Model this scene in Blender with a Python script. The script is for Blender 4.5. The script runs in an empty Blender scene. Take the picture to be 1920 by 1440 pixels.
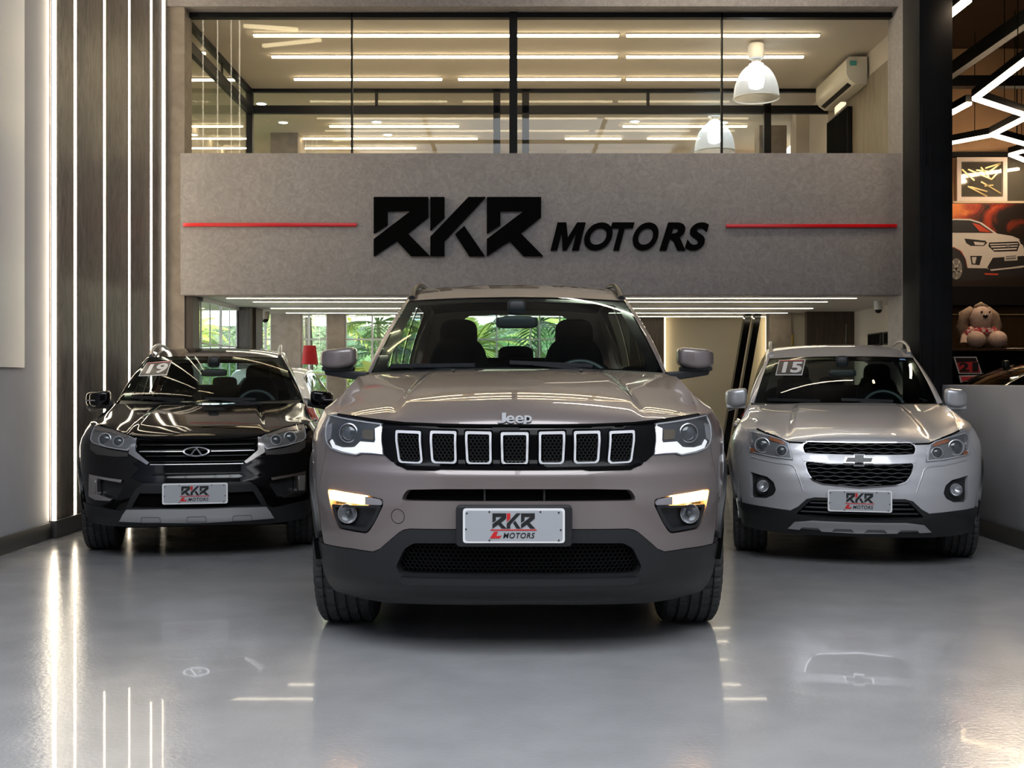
import bpy, bmesh, math, random
import numpy as np
from mathutils import Vector, Matrix, geometry
random.seed(7)
PI = math.pi
# ---------------------------------------------------------------- camera, world, exposure
F, CX, HY, CH = 2150.0, 960.0, 714.0, 1.15      # focal length in pixels of the 1920x1440 frame, horizon row, eye height
sc = bpy.context.scene
COL = sc.collection
cam_d = bpy.data.cameras.new('camera'); cam = bpy.data.objects.new('camera', cam_d); COL.objects.link(cam)
cam_d.sensor_width = 36; cam_d.lens = 36 * F / 1920; cam_d.shift_y = -6 / 1920
cam.location = (0, 0, CH); cam.rotation_euler = (PI / 2, 0, 0); cam_d.clip_start = .05
sc.camera = cam
sc.view_settings.view_transform = 'Standard'; sc.view_settings.look = 'None'
sc.view_settings.gamma = 1; sc.view_settings.use_curve_mapping = False
sc.view_settings.exposure = 1.1
try:
    sc.cycles.use_denoising = True
    sc.cycles.max_bounces = 10; sc.cycles.glossy_bounces = 5; sc.cycles.transparent_max_bounces = 24
    sc.cycles.caustics_reflective = False; sc.cycles.caustics_refractive = False
    sc.cycles.sample_clamp_indirect = 4
except Exception: pass
wd = bpy.data.worlds.new('world'); sc.world = wd; wd.use_nodes = True
bg = wd.node_tree.nodes['Background']; bg.inputs[0].default_value = (.90, .95, 1.0, 1); bg.inputs[1].default_value = 3.2
def portal(name, loc, rot, sx, sy):
    l = bpy.data.lights.new(name, 'AREA'); o = bpy.data.objects.new(name, l); COL.objects.link(o)
    l.shape = 'RECTANGLE'; l.size = sx; l.size_y = sy; l.cycles.is_portal = True; o.location = loc; o.rotation_euler = rot
portal('skylight_portal', (.05, -.15, 5.62), (0, 0, 0), 6.3, 6.3)              # daylight through the hall skylight

def wx(px, Y): return (px - CX) * Y / F
def wz(py, Y): return CH + (HY - py) * Y / F

# ---------------------------------------------------------------- materials
MATS = {}
def nt(m): return m.node_tree.nodes, m.node_tree.links
def mat(name, base, rough=.5, metal=0, coat=0, emit=None, es=0, spec=None, coat_rough=.03):
    if name in MATS: return MATS[name]
    m = bpy.data.materials.new(name); m.use_nodes = True
    b = m.node_tree.nodes['Principled BSDF']
    b.inputs['Base Color'].default_value = (*base, 1); b.inputs['Roughness'].default_value = rough
    b.inputs['Metallic'].default_value = metal
    b.inputs['Coat Weight'].default_value = coat; b.inputs['Coat Roughness'].default_value = coat_rough
    if spec is not None: b.inputs['Specular IOR Level'].default_value = spec
    if emit: b.inputs['Emission Color'].default_value = (*emit, 1); b.inputs['Emission Strength'].default_value = es
    MATS[name] = m
    return m
def vary(m, c1, c2, scale=8, dist=0, stretch=(1, 1, 1), detail=6, bump=0, bscale=None, lo=.3, hi=.7, rough=None, bdist=.01):
    n, l = nt(m); b = n['Principled BSDF']
    tc = n.new('ShaderNodeTexCoord'); mp = n.new('ShaderNodeMapping'); mp.inputs['Scale'].default_value = stretch
    no = n.new('ShaderNodeTexNoise'); no.inputs['Scale'].default_value = scale; no.inputs['Detail'].default_value = detail
    no.inputs['Distortion'].default_value = dist
    cr = n.new('ShaderNodeValToRGB'); cr.color_ramp.elements[0].color = (*c1, 1); cr.color_ramp.elements[1].color = (*c2, 1)
    cr.color_ramp.elements[0].position = lo; cr.color_ramp.elements[1].position = hi
    l.new(tc.outputs['Object'], mp.inputs[0]); l.new(mp.outputs[0], no.inputs['Vector']); l.new(no.outputs['Fac'], cr.inputs[0])
    l.new(cr.outputs[0], b.inputs['Base Color'])
    if rough:
        mr = n.new('ShaderNodeMapRange'); mr.inputs['To Min'].default_value = rough[0]; mr.inputs['To Max'].default_value = rough[1]
        l.new(no.outputs['Fac'], mr.inputs['Value']); l.new(mr.outputs[0], b.inputs['Roughness'])
    if bump:
        n2 = n.new('ShaderNodeTexNoise'); n2.inputs['Scale'].default_value = bscale or scale * 3; n2.inputs['Detail'].default_value = 3
        n2.inputs['Distortion'].default_value = dist
        bp = n.new('ShaderNodeBump'); bp.inputs['Strength'].default_value = bump; bp.inputs['Distance'].default_value = bdist
        l.new(mp.outputs[0], n2.inputs['Vector']); l.new(n2.outputs['Fac'], bp.inputs['Height']); l.new(bp.outputs[0], b.inputs['Normal'])
    return m
def glass(name, tint=(1, 1, 1), ior=1.45, rough=0.0):
    if name in MATS: return MATS[name]
    m = bpy.data.materials.new(name); m.use_nodes = True; n, l = nt(m); n.clear()
    o = n.new('ShaderNodeOutputMaterial'); t = n.new('ShaderNodeBsdfTransparent'); g = n.new('ShaderNodeBsdfGlossy')
    t.inputs[0].default_value = (*tint, 1); g.inputs['Roughness'].default_value = rough
    fr = n.new('ShaderNodeFresnel'); mx = n.new('ShaderNodeMixShader')
    ge = n.new('ShaderNodeNewGeometry'); ma = n.new('ShaderNodeMath'); ma.operation = 'MULTIPLY_ADD'; ma.inputs[1].default_value = -2; ma.inputs[2].default_value = 1
    pw = n.new('ShaderNodeMath'); pw.operation = 'POWER'; pw.inputs[0].default_value = ior      # thin pane: same index on both faces
    l.new(ge.outputs['Backfacing'], ma.inputs[0]); l.new(ma.outputs[0], pw.inputs[1]); l.new(pw.outputs[0], fr.inputs[0])
    l.new(fr.outputs[0], mx.inputs[0]); l.new(t.outputs[0], mx.inputs[1]); l.new(g.outputs[0], mx.inputs[2]); l.new(mx.outputs[0], o.inputs[0])
    MATS[name] = m
    return m
def led(name, col, s): return mat(name, (.9, .9, .9), .5, emit=col, es=s)

WARM = (1, .80, .50)
m_floor = vary(mat('grey_epoxy', (.3, .3, .31), .16, coat=.25), (.30, .30, .308), (.375, .375, .382), 3.5, bump=.22, bscale=55, detail=10, bdist=.004, rough=(.13, .23), lo=.2, hi=.8)
m_white = vary(mat('white_plaster', (.5, .5, .5), .6), (.42, .42, .45), (.49, .49, .52), 1.5, bump=.05, bscale=60)
m_concrete = vary(mat('burnt_cement', (.3, .28, .27), .62), (.26, .238, .232), (.37, .343, .335), 9, dist=2.6, detail=9, bump=.35, bscale=26, bdist=.008, lo=.25, hi=.75)
def squiggle(m, scale, amount, col):
    """thin pale trowel curls over a varied base colour"""
    n, l = nt(m); b = n['Principled BSDF']; src = b.inputs['Base Color'].links[0].from_socket
    tc = n.new('ShaderNodeTexCoord'); no = n.new('ShaderNodeTexNoise'); no.inputs['Scale'].default_value = scale; no.inputs['Detail'].default_value = 2; no.inputs['Distortion'].default_value = 3.2
    cr = n.new('ShaderNodeValToRGB'); e = cr.color_ramp.elements; e[0].position = .465; e[0].color = (0, 0, 0, 1); e[1].position = .535; e[1].color = (0, 0, 0, 1); x = e.new(.5); x.color = (amount, amount, amount, 1)
    mx = n.new('ShaderNodeMixRGB'); mx.inputs[2].default_value = (*col, 1)
    l.new(tc.outputs['Object'], no.inputs['Vector']); l.new(no.outputs['Fac'], cr.inputs[0]); l.new(cr.outputs[0], mx.inputs[0]); l.new(src, mx.inputs[1]); l.new(mx.outputs[0], b.inputs['Base Color']); return m
squiggle(m_concrete, 4.5, .38, (.44, .41, .40))
m_taupe = vary(mat('taupe_stucco', (.2, .17, .14), .7), (.23, .19, .155), (.33, .275, .225), 5, dist=1.5, bump=.2)
m_wood = vary(mat('grey_wood', (.1, .09, .08), .45), (.115, .100, .092), (.24, .208, .188), 3.2, dist=2.6, stretch=(4, 4, .8), detail=10, bump=.12, bscale=9, lo=.33, hi=.7)
m_dwood = vary(mat('dark_wood', (.05, .04, .03), .5), (.03, .022, .016), (.075, .055, .04), 3, dist=1, stretch=(7, 7, .7), bump=.1)
m_black = mat('black_metal', (.006, .006, .006), .5, spec=.2)
m_blackcol = vary(mat('black_paint', (.012, .012, .013), .7, spec=.15), (.005, .005, .0055), (.012, .012, .013), 3)
m_ceil = vary(mat('ceiling_paint', (.55, .5, .42), .75), (.58, .52, .44), (.61, .55, .47), 2)
m_ceil2 = vary(mat('lower_ceiling_paint', (.62, .61, .6), .55), (.62, .605, .58), (.66, .645, .62), 2)
m_base = mat('baseboard_grey', (.055, .053, .052), .5)
m_ledw = led('led_warm_wall', (1, .86, .64), 8)
m_ledc = led('led_warm_ceiling', (1, .79, .50), 9)
m_ledl = led('led_lower_ceiling', (1, .88, .66), 9)
m_led_hall = led('led_hall_tube', (1, .80, .46), 11)
m_down = led('downlight_white', (1, .97, .9), 9)
m_red = mat('red_lacquer', (.75, .01, .015), .3)
m_glass = glass('clear_glass', (.97, .98, .97), 1.28)
m_chrome = mat('chrome', (.78, .78, .80), .10, 1)
m_satin = mat('satin_silver', (.55, .55, .57), .3, 1)
m_rubber = vary(mat('tyre_rubber', (.02, .02, .02), .7), (.018, .018, .019), (.040, .040, .041), 30, bump=.4, bscale=90)
m_plastic = mat('black_plastic', (.013, .014, .0155), .42, spec=.4)
m_gloss = mat('piano_black', (.002, .002, .0025), .10, spec=.4)
m_cab = mat('cabin_cloth', (.010, .011, .012), .8, spec=.2)
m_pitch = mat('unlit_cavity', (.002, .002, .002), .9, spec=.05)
m_plate = mat('plate_grey', (.36, .37, .39), .4)
m_plwhite = mat('plate_white_edge', (.75, .75, .75), .4)

# ---------------------------------------------------------------- object helpers
def tag(o, label=None, cat=None, group=None, kind=None):
    if label: o['label'] = label
    if cat: o['category'] = cat
    if group: o['group'] = group
    if kind: o['kind'] = kind
    return o
def empty(name, loc=(0, 0, 0), rz=0, label=None, cat=None, group=None):
    o = bpy.data.objects.new(name, None); COL.objects.link(o); o.location = loc; o.rotation_euler = (0, 0, rz)
    o.empty_display_size = .1
    return tag(o, label, cat, group)
def obj(name, vs, fs, m, parent=None, smooth=False, ang=35):
    me = bpy.data.meshes.new(name); me.from_pydata([tuple(v) for v in vs], [], fs); me.update()
    for mm in (m if isinstance(m, (list, tuple)) else [m]): me.materials.append(mm)
    if smooth:
        me.shade_smooth(); me.set_sharp_from_angle(angle=math.radians(ang))
    o = bpy.data.objects.new(name, me); COL.objects.link(o)
    if parent: o.parent = parent
    return o
class MB:
    def __init__(s): s.v, s.f = [], []
    def add(s, vs, fs):
        b = len(s.v); s.v += [tuple(v) for v in vs]; s.f += [tuple(i + b for i in f) for f in fs]; return s
    def box(s, x0, x1, y0, y1, z0, z1):
        return s.add([(x0,y0,z0),(x1,y0,z0),(x1,y1,z0),(x0,y1,z0),(x0,y0,z1),(x1,y0,z1),(x1,y1,z1),(x0,y1,z1)],
                     [(0,3,2,1),(4,5,6,7),(0,1,5,4),(1,2,6,5),(2,3,7,6),(3,0,4,7)])
    def bar(s, a, b, w, h=None, up=(0, 0, 1)):      # box section between two points
        a, b = Vector(a), Vector(b); d = (b - a).normalized(); up = Vector(up)
        if abs(d.dot(up)) > .98: up = Vector((0, 1, 0))
        x = d.cross(up).normalized() * w / 2; y = x.cross(d).normalized() * (h or w) / 2
        c = [-x - y, x - y, x + y, -x + y]
        return s.add([a + q for q in c] + [b + q for q in c], [(3,2,1,0),(4,5,6,7),(0,1,5,4),(1,2,6,5),(2,3,7,6),(3,0,4,7)])
    def tube(s, pts, r, n=8, closed=False):
        pts = [Vector(p) for p in pts]; N = len(pts); b = len(s.v); up = Vector((.123, .31, .94))
        for i, p in enumerate(pts):
            d = (pts[(i + 1) % N] - pts[i - 1]) if closed else (pts[min(i + 1, N - 1)] - pts[max(i - 1, 0)])
            d.normalize(); x = d.cross(up).normalized(); y = d.cross(x); rr = r[i] if isinstance(r, (list, tuple)) else r
            for k in range(n):
                t = 2 * PI * k / n; s.v.append(tuple(p + x * math.cos(t) * rr + y * math.sin(t) * rr))
        for i in range(N if closed else N - 1):
            j = (i + 1) % N
            for k in range(n): s.f.append((b+i*n+k, b+i*n+(k+1)%n, b+j*n+(k+1)%n, b+j*n+k))
        if not closed:
            s.f.append(tuple(b + k for k in range(n))[::-1]); s.f.append(tuple(b + (N-1)*n + k for k in range(n)))
        return s
    def lathe(s, prof, n=32, mtx=None):             # prof of (radius, height) about local z
        b = len(s.v); mtx = mtx or Matrix()
        for r, h in prof:
            for k in range(n):
                t = 2 * PI * k / n; s.v.append(tuple(mtx @ Vector((r * math.cos(t), r * math.sin(t), h))))
        for i in range(len(prof) - 1):
            for k in range(n): s.f.append((b+i*n+k, b+i*n+(k+1)%n, b+(i+1)*n+(k+1)%n, b+(i+1)*n+k))
        return s
    def prism(s, poly, y0, y1):                     # poly of (x, z) extruded along y
        n = len(poly); tris = geometry.tessellate_polygon([[Vector((x, z, 0)) for x, z in poly]])
        vs = [(x, y0, z) for x, z in poly] + [(x, y1, z) for x, z in poly]
        fs = [tuple(t) for t in tris] + [tuple(i + n for i in t[::-1]) for t in tris] + [(i, (i+1) % n, n + (i+1) % n, n + i) for i in range(n)]
        return s.add(vs, fs)
    def ball(s, c, r, n=16, m=10, sq=1.0):          # r triple; sq<1 gives boxier shape
        b = len(s.v); c = Vector(c)
        def pw(t): return math.copysign(abs(t) ** sq, t)
        for i in range(m + 1):
            ph = -PI / 2 + PI * i / m
            for k in range(n):
                t = 2 * PI * k / n
                s.v.append((c.x + r[0]*pw(math.cos(ph))*pw(math.cos(t)), c.y + r[1]*pw(math.cos(ph))*pw(math.sin(t)), c.z + r[2]*pw(math.sin(ph))))
        for i in range(m):
            for k in range(n): s.f.append((b+i*n+k, b+i*n+(k+1)%n, b+(i+1)*n+(k+1)%n, b+(i+1)*n+k))
        return s
    def build(s, name, m, parent=None, smooth=False, ang=35, bevel=0):
        o = obj(name, s.v, s.f, m, parent, False)
        bm = bmesh.new(); bm.from_mesh(o.data)
        bmesh.ops.remove_doubles(bm, verts=bm.verts, dist=1e-5)
        bmesh.ops.recalc_face_normals(bm, faces=bm.faces)
        if bevel: bmesh.ops.bevel(bm, geom=[e for e in bm.edges if e.is_manifold and e.calc_face_angle(0) > .6], offset=bevel, segments=2, affect='EDGES', profile=.5)
        bm.to_mesh(o.data); bm.free()
        if smooth or bevel: o.data.shade_smooth(); o.data.set_sharp_from_angle(angle=math.radians(ang))
        return o
def struct(name, mb, m, bevel=0): return tag(mb.build(name, m, bevel=bevel), kind='structure')

def fit_text(body, x0, x1, z0, z1, bold=.02, shear=0, space=1.0):
    """flat text outline as (verts, faces) scaled to fill the x/z box"""
    cu = bpy.data.curves.new('lettering', 'FONT'); cu.body = body; cu.offset = bold; cu.shear = shear; cu.space_character = space
    cu.resolution_u = 6; cu.fill_mode = 'BOTH'
    to = bpy.data.objects.new('lettering', cu); COL.objects.link(to)
    bpy.context.view_layer.update()
    me = bpy.data.meshes.new_from_object(to.evaluated_get(bpy.context.evaluated_depsgraph_get()))
    vs = [v.co.copy() for v in me.vertices]; fs = [tuple(p.vertices) for p in me.polygons]
    bpy.data.objects.remove(to); bpy.data.curves.remove(cu); bpy.data.meshes.remove(me)
    a0, a1 = min(v.x for v in vs), max(v.x for v in vs); b0, b1 = min(v.y for v in vs), max(v.y for v in vs)
    return [(x0 + (v.x - a0) / (a1 - a0) * (x1 - x0), z0 + (v.y - b0) / (b1 - b0) * (z1 - z0)) for v in vs], fs
def text_mb(mb, body, x0, x1, z0, z1, yf, yb, **k):
    """extruded text facing -y, front at yf, back at yb"""
    vs, fs = fit_text(body, x0, x1, z0, z1, **k)
    cnt = {}
    for f in fs:
        for i in range(len(f)):
            e = (f[i], f[(i+1) % len(f)]); cnt[e] = 1
    n = len(vs)
    walls = [(a, b, b + n, a + n) for (a, b) in cnt if (b, a) not in cnt]
    mb.add([(x, yf, z) for x, z in vs] + [(x, yb, z) for x, z in vs], fs + [tuple(i + n for i in f[::-1]) for f in fs] + walls)
    return mb
# brand lettering, in units where the three letters span 0..866 by 0..297
LR = [(117,58),(398,58),(398,158),(292,240),(408,355),(308,355),(235,278),(117,355),(117,270),(310,127),(187,127),(187,197),(117,240)]
LKa = [(410,58),(482,58),(482,160),(410,225)]
LKb = [(607,58),(695,58),(482,280),(482,355),(410,355),(410,258)]
LKc = [(585,203),(692,355),(610,355),(538,245)]
LR2 = [(x + 585, y) for x, y in LR]
def glyph(poly, x0, x1, z0, z1):
    return [(x0 + (x - 117) / 876 * (x1 - x0), z0 + (355 - y) / 297 * (z1 - z0)) for x, y in poly]
# ---------------------------------------------------------------- the setting
XL, XR, YF = -3.37, 3.49, 10.9
CEIL = 5.6; ZM = 4.70; ZB0, ZB1 = wz(553, YF), wz(287, YF)
struct('floor', MB().box(-9, 14, -3.5, 26, -.12, 0), m_floor)
struct('wall_left', MB().box(XL - .2, XL, -3.5, 8.345, 0, CEIL), m_white)
PANX = XL + .035
bnds = [8.38, 8.73, 8.79, 9.36, 9.42, 9.97, 10.03, 10.57, 10.64, 10.93]
struct('wall_left_backing', MB().box(XL - .2, XL - .03, 8.345, 11.2, 0, CEIL), m_blackcol)
pn = MB()
for i in range(5): pn.box(XL - .03, PANX, bnds[2*i], bnds[2*i+1], .13, CEIL)
struct('wall_left_wood_cladding', pn, m_wood, bevel=.003)
struct('baseboard_left', MB().box(XL - .01, XL + .015, -3.5, 8.35, 0, .12).box(XL - .01, PANX + .02, 8.35, 10.97, 0, .13), m_base, bevel=.003)
# light lines between the boards
WALLSTR = [(8.345, 8.38, 'widest glowing wall light line, between the white wall and the grey wood'), (8.73, 8.79, 'glowing wall light line just right of the narrow first wood board'),
           (9.36, 9.42, 'glowing wall light line right of the second wood board, above the black car mirror'), (9.97, 10.03, 'fourth glowing wall light line from the white wall'),
           (10.57, 10.64, 'glowing wall light line right of the widest wood board, above the black car roof'), (10.93, 10.985, 'thin glowing wall light line in the corner beside the taupe pilaster')]
for i, (a, b, lb) in enumerate(WALLSTR):
    x = PANX + (.0 if i else .008)
    r = empty('wall_light_line', (x, (a + b) / 2, .13), label=lb, cat='light strip', group='vertical light lines in the left wall')
    w = (b - a) * (.30 if i == 0 else .06 if i == 5 else .22)
    MB().box(-.02 if i else -.032, .0, -w, w, 0, CEIL - .13).build('diffuser', m_ledw, r)
    MB().box(-.03, -.02, -w - .004, w + .004, 0, CEIL - .13).build('channel', m_satin, r)
# mounted pale panel at the near left
tag(MB().box(XL + .001, XL + .022, 2.0, 7.88, 1.24, 5.4).build('wall_panel', mat('blue_white_panel', (.34, .39, .51), .35), bevel=.004),
    'large smooth bluish white panel fixed on the near left wall', 'wall panel')
# facade
struct('wall_facade_band', MB().box(wx(338, YF), wx(1692, YF), YF, YF + .25, ZB0, ZB1), m_concrete, bevel=.006)
YP = 11.0
struct('wall_pilaster_left', MB().box(XL - .2, wx(346, YP), YP, YP + .25, 0, CEIL), m_taupe)
struct('trim_1', MB().box(wx(303, YP), wx(313, YP), YP - .03, YP, 0, CEIL), m_white, bevel=.003)
struct('wall_pilaster_right', MB().box(wx(1683, 11.1), wx(1700, 11.1), 10.96, 11.3, 0, CEIL).box(wx(1697, 10.8), wx(1730, 10.8), 10.8, 11.3, 0, CEIL), m_concrete, bevel=.004)
struct('wall_facade_header', MB().box(XL, 3.95, YP - .02, YP + .3, wz(13, YP), CEIL), m_concrete)
struct('wall_lower_left_return', MB().box(XL - .2, wx(362, 11.02), 11.02, 11.25, 0, ZB0), m_dwood)
struct('ceiling', MB().box(XL - .2, 4.0, 3.0, 11.0, CEIL, CEIL + .2).box(XL - .2, -3.1, -3.5, 3.0, CEIL, CEIL + .2).box(3.2, 4.0, -3.5, 3.0, CEIL, CEIL + .2).box(-3.1, 3.2, -3.5, -3.3, CEIL, CEIL + .2), m_white)
sk = MB()
for x in (-3.1, -1.5, .05, 1.6, 3.2): sk.box(x - .03, x + .03, -3.3, 3.0, CEIL, CEIL + .06)
for y in (-3.3, -1.2, .9, 3.0): sk.box(-3.1, 3.2, y - .03, y + .03, CEIL, CEIL + .06)
struct('window_11', sk, m_black)
struct('wall_front', MB().box(XL - .2, 4.0, -3.7, -3.5, 0, CEIL + .2), vary(mat('dark_front_wall', (.06, .06, .065), .6), (.018, .018, .02), (.03, .03, .033), 2))
# right half wall, black columns
struct('wall_right', MB().box(XR, XR + .12, -3.5, 9.3, 0, 1.118), m_white, bevel=.004)
struct('baseboard_right', MB().box(XR - .018, XR, -3.5, 9.3, 0, .125), m_base, bevel=.003)
struct('wall_right_upper_near', MB().box(XR, XR + .12, -3.5, 6.4, 1.118, CEIL), m_white)
XC0, XC1 = wx(1724, 9.3), wx(1786, 9.3)
struct('trim_2', MB().box(XC0, XC1, 9.3, 9.7, 0, CEIL).box(XC0 + .015, XC0 + .02, 9.285, 9.3, 0, 3.4).box(XC0 + .105, XC0 + .115, 9.285, 9.3, .2, 3.3).box(XC0 + .17, XC0 + .18, 9.29, 9.3, .2, 3.0).box(XC0 + .05, XC0 + .055, 9.28, 9.3, 2.9, 3.2), m_blackcol, bevel=.003)
# ---------------------------------------------------------------- RKR sign
sg = empty('wall_sign', (0, YF, 2.3), label='large black raised shop name lettering on the grey cement band', cat='sign')
sx0, sx1, sz0, sz1 = wx(702, YF), wx(1018, YF), wz(481, YF) - 2.3, wz(371, YF) - 2.3
m_sign = mat('sign_black', (.002, .002, .002), .6, spec=.03)
def sgl(polys, nm='letter'):
    mb = MB()
    for p in polys: mb.prism(glyph(p, sx0, sx1, sz0, sz1), -.06, 0)
    mb.build(nm, m_sign, sg)
sgl([LR]); sgl([LKa, LKb, LKc]); sgl([LR2])
LT = [(1032,1098,'M'),(1095,1148,'O'),(1145,1189,'T'),(1186,1234,'O'),(1236,1284,'R'),(1284,1328,'S')]
for a, b, ch in LT:
    if ch == 'M':
        u0, u1, v0_, v1_ = wx(a, YF), wx(b, YF), wz(470, YF) - 2.3, wz(418, YF) - 2.3
        mp = [(0,0),(0,1),(.31,1),(.5,.46),(.69,1),(1,1),(1,0),(.76,0),(.76,.64),(.57,0),(.43,0),(.24,.64),(.24,0)]
        MB().prism([(u0 + (x * .80 + .20 * z) * (u1 - u0), v0_ + z * (v1_ - v0_)) for x, z in mp], -.045, 0).build('letter', m_sign, sg); continue
    text_mb(MB(), ch, wx(a, YF), wx(b, YF), wz(470, YF) - 2.3, wz(418, YF) - 2.3, -.045, 0, bold=.03, shear=.28).build('letter', m_sign, sg)
for a, b, lb in ((345, 669, 'thin red bar on the cement band left of the shop name'), (1361, 1680, 'thin red bar on the cement band right of the shop name')):
    y = 422 if a < 900 else 424
    tag(MB().box(wx(a, YF), wx(b, YF), YF - .035, YF, wz(y + 3.2, YF), wz(y - 3.2, YF)).build('red_bar', m_red, bevel=.003), lb, 'wall bar', 'red bars beside the sign')
# ---------------------------------------------------------------- upper showroom behind glass
YG = 11.16
fr = MB(); g0, g1 = wx(345, YG), wx(1684, YG); zt, zb = wz(13, YG), ZB1 - .03
fr.box(g0, g1, YG, YG + .08, wz(32.5, YG), zt); fr.box(g0, wx(350.5, YG), YG, YG + .08, zb, zt); fr.box(wx(1677.5, YG), g1, YG, YG + .08, zb, zt)
fr.box(wx(955, YG), wx(970, YG), YG - .02, YG + .08, zb, zt)
for p in (659.5, 1354): fr.box(wx(p - 1.6, YG), wx(p + 1.6, YG), YG, YG + .05, zb, zt)
fr.box(g0, g1, YG, YG + .08, zb, zb + .03)
struct('window_1', fr, m_black)
struct('window_1_glass', MB().box(g0, g1, YG + .03, YG + .04, zb, zt), m_glass)
XG, YB = -3.19, 13.93
XRW = 3.86
struct('ceiling_upper', MB().box(-4.5, 4.2, YG + .1, 17.8, ZM, ZM + .15), m_ceil)
struct('floor_upper', MB().box(-4.5, XRW + .15, YF + .25, 14.3, ZB0 + .06, ZB1 - .12).box(-3.3, XRW + .15, 14.3, 17.8, 3.0, ZB1 - .12), m_ceil2)
# left glass wall
fr = MB()
fr.box(XG - .03, XG + .03, YG + .1, YB, ZM - .06, ZM); fr.box(XG - .03, XG + .03, YG + .1, YB, 4.39, 4.50)
fr.box(XG - .04, XG + .04, YB - .02, YB + .06, zb, ZM)
fr.box(XG - .01, XG + .01, 12.6, 12.63, 4.5, ZM)
struct('window_2', fr, m_black)
struct('window_2_glass', MB().box(XG - .005, XG + .005, YG + .1, YB, zb, ZM), m_glass)
# rear frame
fr = MB(); a = lambda p: wx(p, YB)
fr.box(XG, a(1560), YB, YB + .07, wz(172, YB), wz(166, YB)); fr.box(XG, a(1560), YB, YB + .07, wz(212, YB), wz(197.5, YB))
for p0, p1 in ((925, 938), (979, 992), (1433, 1446)): fr.box(a(p0), a(p1), YB, YB + .07, zb, wz(166, YB))
for p0, p1 in ((703, 708), (1213, 1218), (1553, 1559)): fr.box(a(p0), a(p1), YB, YB + .07, wz(200, YB), wz(166, YB))
struct('window_3', fr, m_black)
struct('window_3_glass', MB().box(XG, a(1446), YB + .03, YB + .037, zb, ZM), m_glass)
# upper room walls
struct('wall_upper_right', MB().box(XRW, XRW + .1, YG + .1, 15.9, ZB1 - .2, ZM), m_ceil)
struct('wall_upper_right_wood', MB().box(XRW - .02, XRW, YG + .1, YB, ZB1 - .2, 4.43), vary(mat('light_wood', (.2, .16, .11), .5), (.17, .14, .10), (.26, .215, .155), 3, dist=1, stretch=(6, 6, .8)))
struct('wall_upper_back', MB().box(-4.5, 4.2, 17.7, 17.8, ZB1 - .3, ZM), m_ceil)
struct('wall_upper_left', MB().box(-4.5, -4.4, YG, 17.7, ZB1 - .3, ZM), m_ceil)
struct('wall_upper_left_front', MB().box(-4.5, XG - .25, YG - .05, YG + .1, ZB1 - .3, ZM), m_ceil)
struct('trim_3', MB().box(wx(1446, 14.5), wx(1500, 14.5) , 15.2, 15.5, ZB1 - .2, wz(238, 15.3)), m_taupe)
struct('trim_4', MB().box(wx(1493, 14.9), wx(1530, 14.9), 14.9, 15.1, ZB1 - .2, ZM), m_ceil)
struct('trim_5', MB().box(wx(507, 16.4), wx(558, 16.4), 16.4, 17.0, ZB1 - .2, wz(247, 16.4)), m_taupe, bevel=.005)
struct('trim_6', MB().box(wx(1062, 17.6), wx(1330, 17.6), 17.6, 17.68, ZB1 - .2, wz(269, 17.6)), m_ceil)

def led_strip(p0, p1, Y, z, m, label, group, w=.035, drop=.03):
    x0, x1 = wx(p0, Y), wx(p1, Y)
    r = empty('ceiling_light_strip', ((x0 + x1) / 2, Y, z), label=label, cat='light strip', group=group)
    h = (x1 - x0) / 2
    MB().box(-h, h, -w / 2, w / 2, -drop, -.004).build('diffuser', m, r)
    MB().box(-h - .01, h + .01, -w / 2 - .012, w / 2 + .012, -.012, 0).build('housing', m_ceil2, r)
G1 = 'light strips on the upper showroom ceiling'; G2 = 'light strips far back in the upper room'; G3 = 'light strips under the mezzanine'
def ym(py, dz=ZM - .02): return F * (dz - CH) / (HY - py)
for p0, p1, py, lb in (
    (476, 1160, 67, 'longest upper ceiling light strip, front row behind the glass'), (1175, 1536, 67, 'front row upper ceiling light strip above the bell lamp'),
    (510, 1157, 107, 'long light strip in the middle row of the upper ceiling'), (1175, 1506, 107, 'middle row upper ceiling light strip passing behind the bell lamp neck'),
    (552, 828, 149, 'left light strip in the rear row of the upper ceiling'), (860, 1163, 149, 'light strip behind the thick black mullion, rear row of upper ceiling'), (1175, 1400, 149, 'rear row upper ceiling light strip passing behind the bell lamp shade')):
    led_strip(p0, p1, ym(py), ZM, m_ledc, lb, G1)
for p0, p1, py, lb in (
    (618, 860, 237, 'far upper light strip left of the paired black posts'), (1168, 1400, 237, 'far upper light strip just left of the second bell lamp'),
    (568, 895, 260, 'far upper light strip running right from the grey column block'), (1060, 1165, 260, 'short far upper light strip right of the paired black posts'), (1214, 1312, 260, 'short far upper light strip beside the second bell lamp'),
    (568, 780, 278, 'lowest far upper light strip just above the cement band')):
    led_strip(p0, p1, ym(py), ZM, m_ledc, lb, G2)
for p0, p1, py in ((215, 385, 100), (240, 440, 150), (200, 455, 237), (200, 455, 260), (200, 455, 278)):  # first row is an added strip that brightens the dark annex
    led_strip(p0, p1, ym(py), ZM, m_ledc, 'light strip seen through the left glass side of the upper room, row at height %s' % {100: 'above the beam, added to brighten the annex', 150: 'of the beam', 237: 'below the beam', 260: 'of the column block', 278: 'of the cement band edge'}[py], G2)
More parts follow.
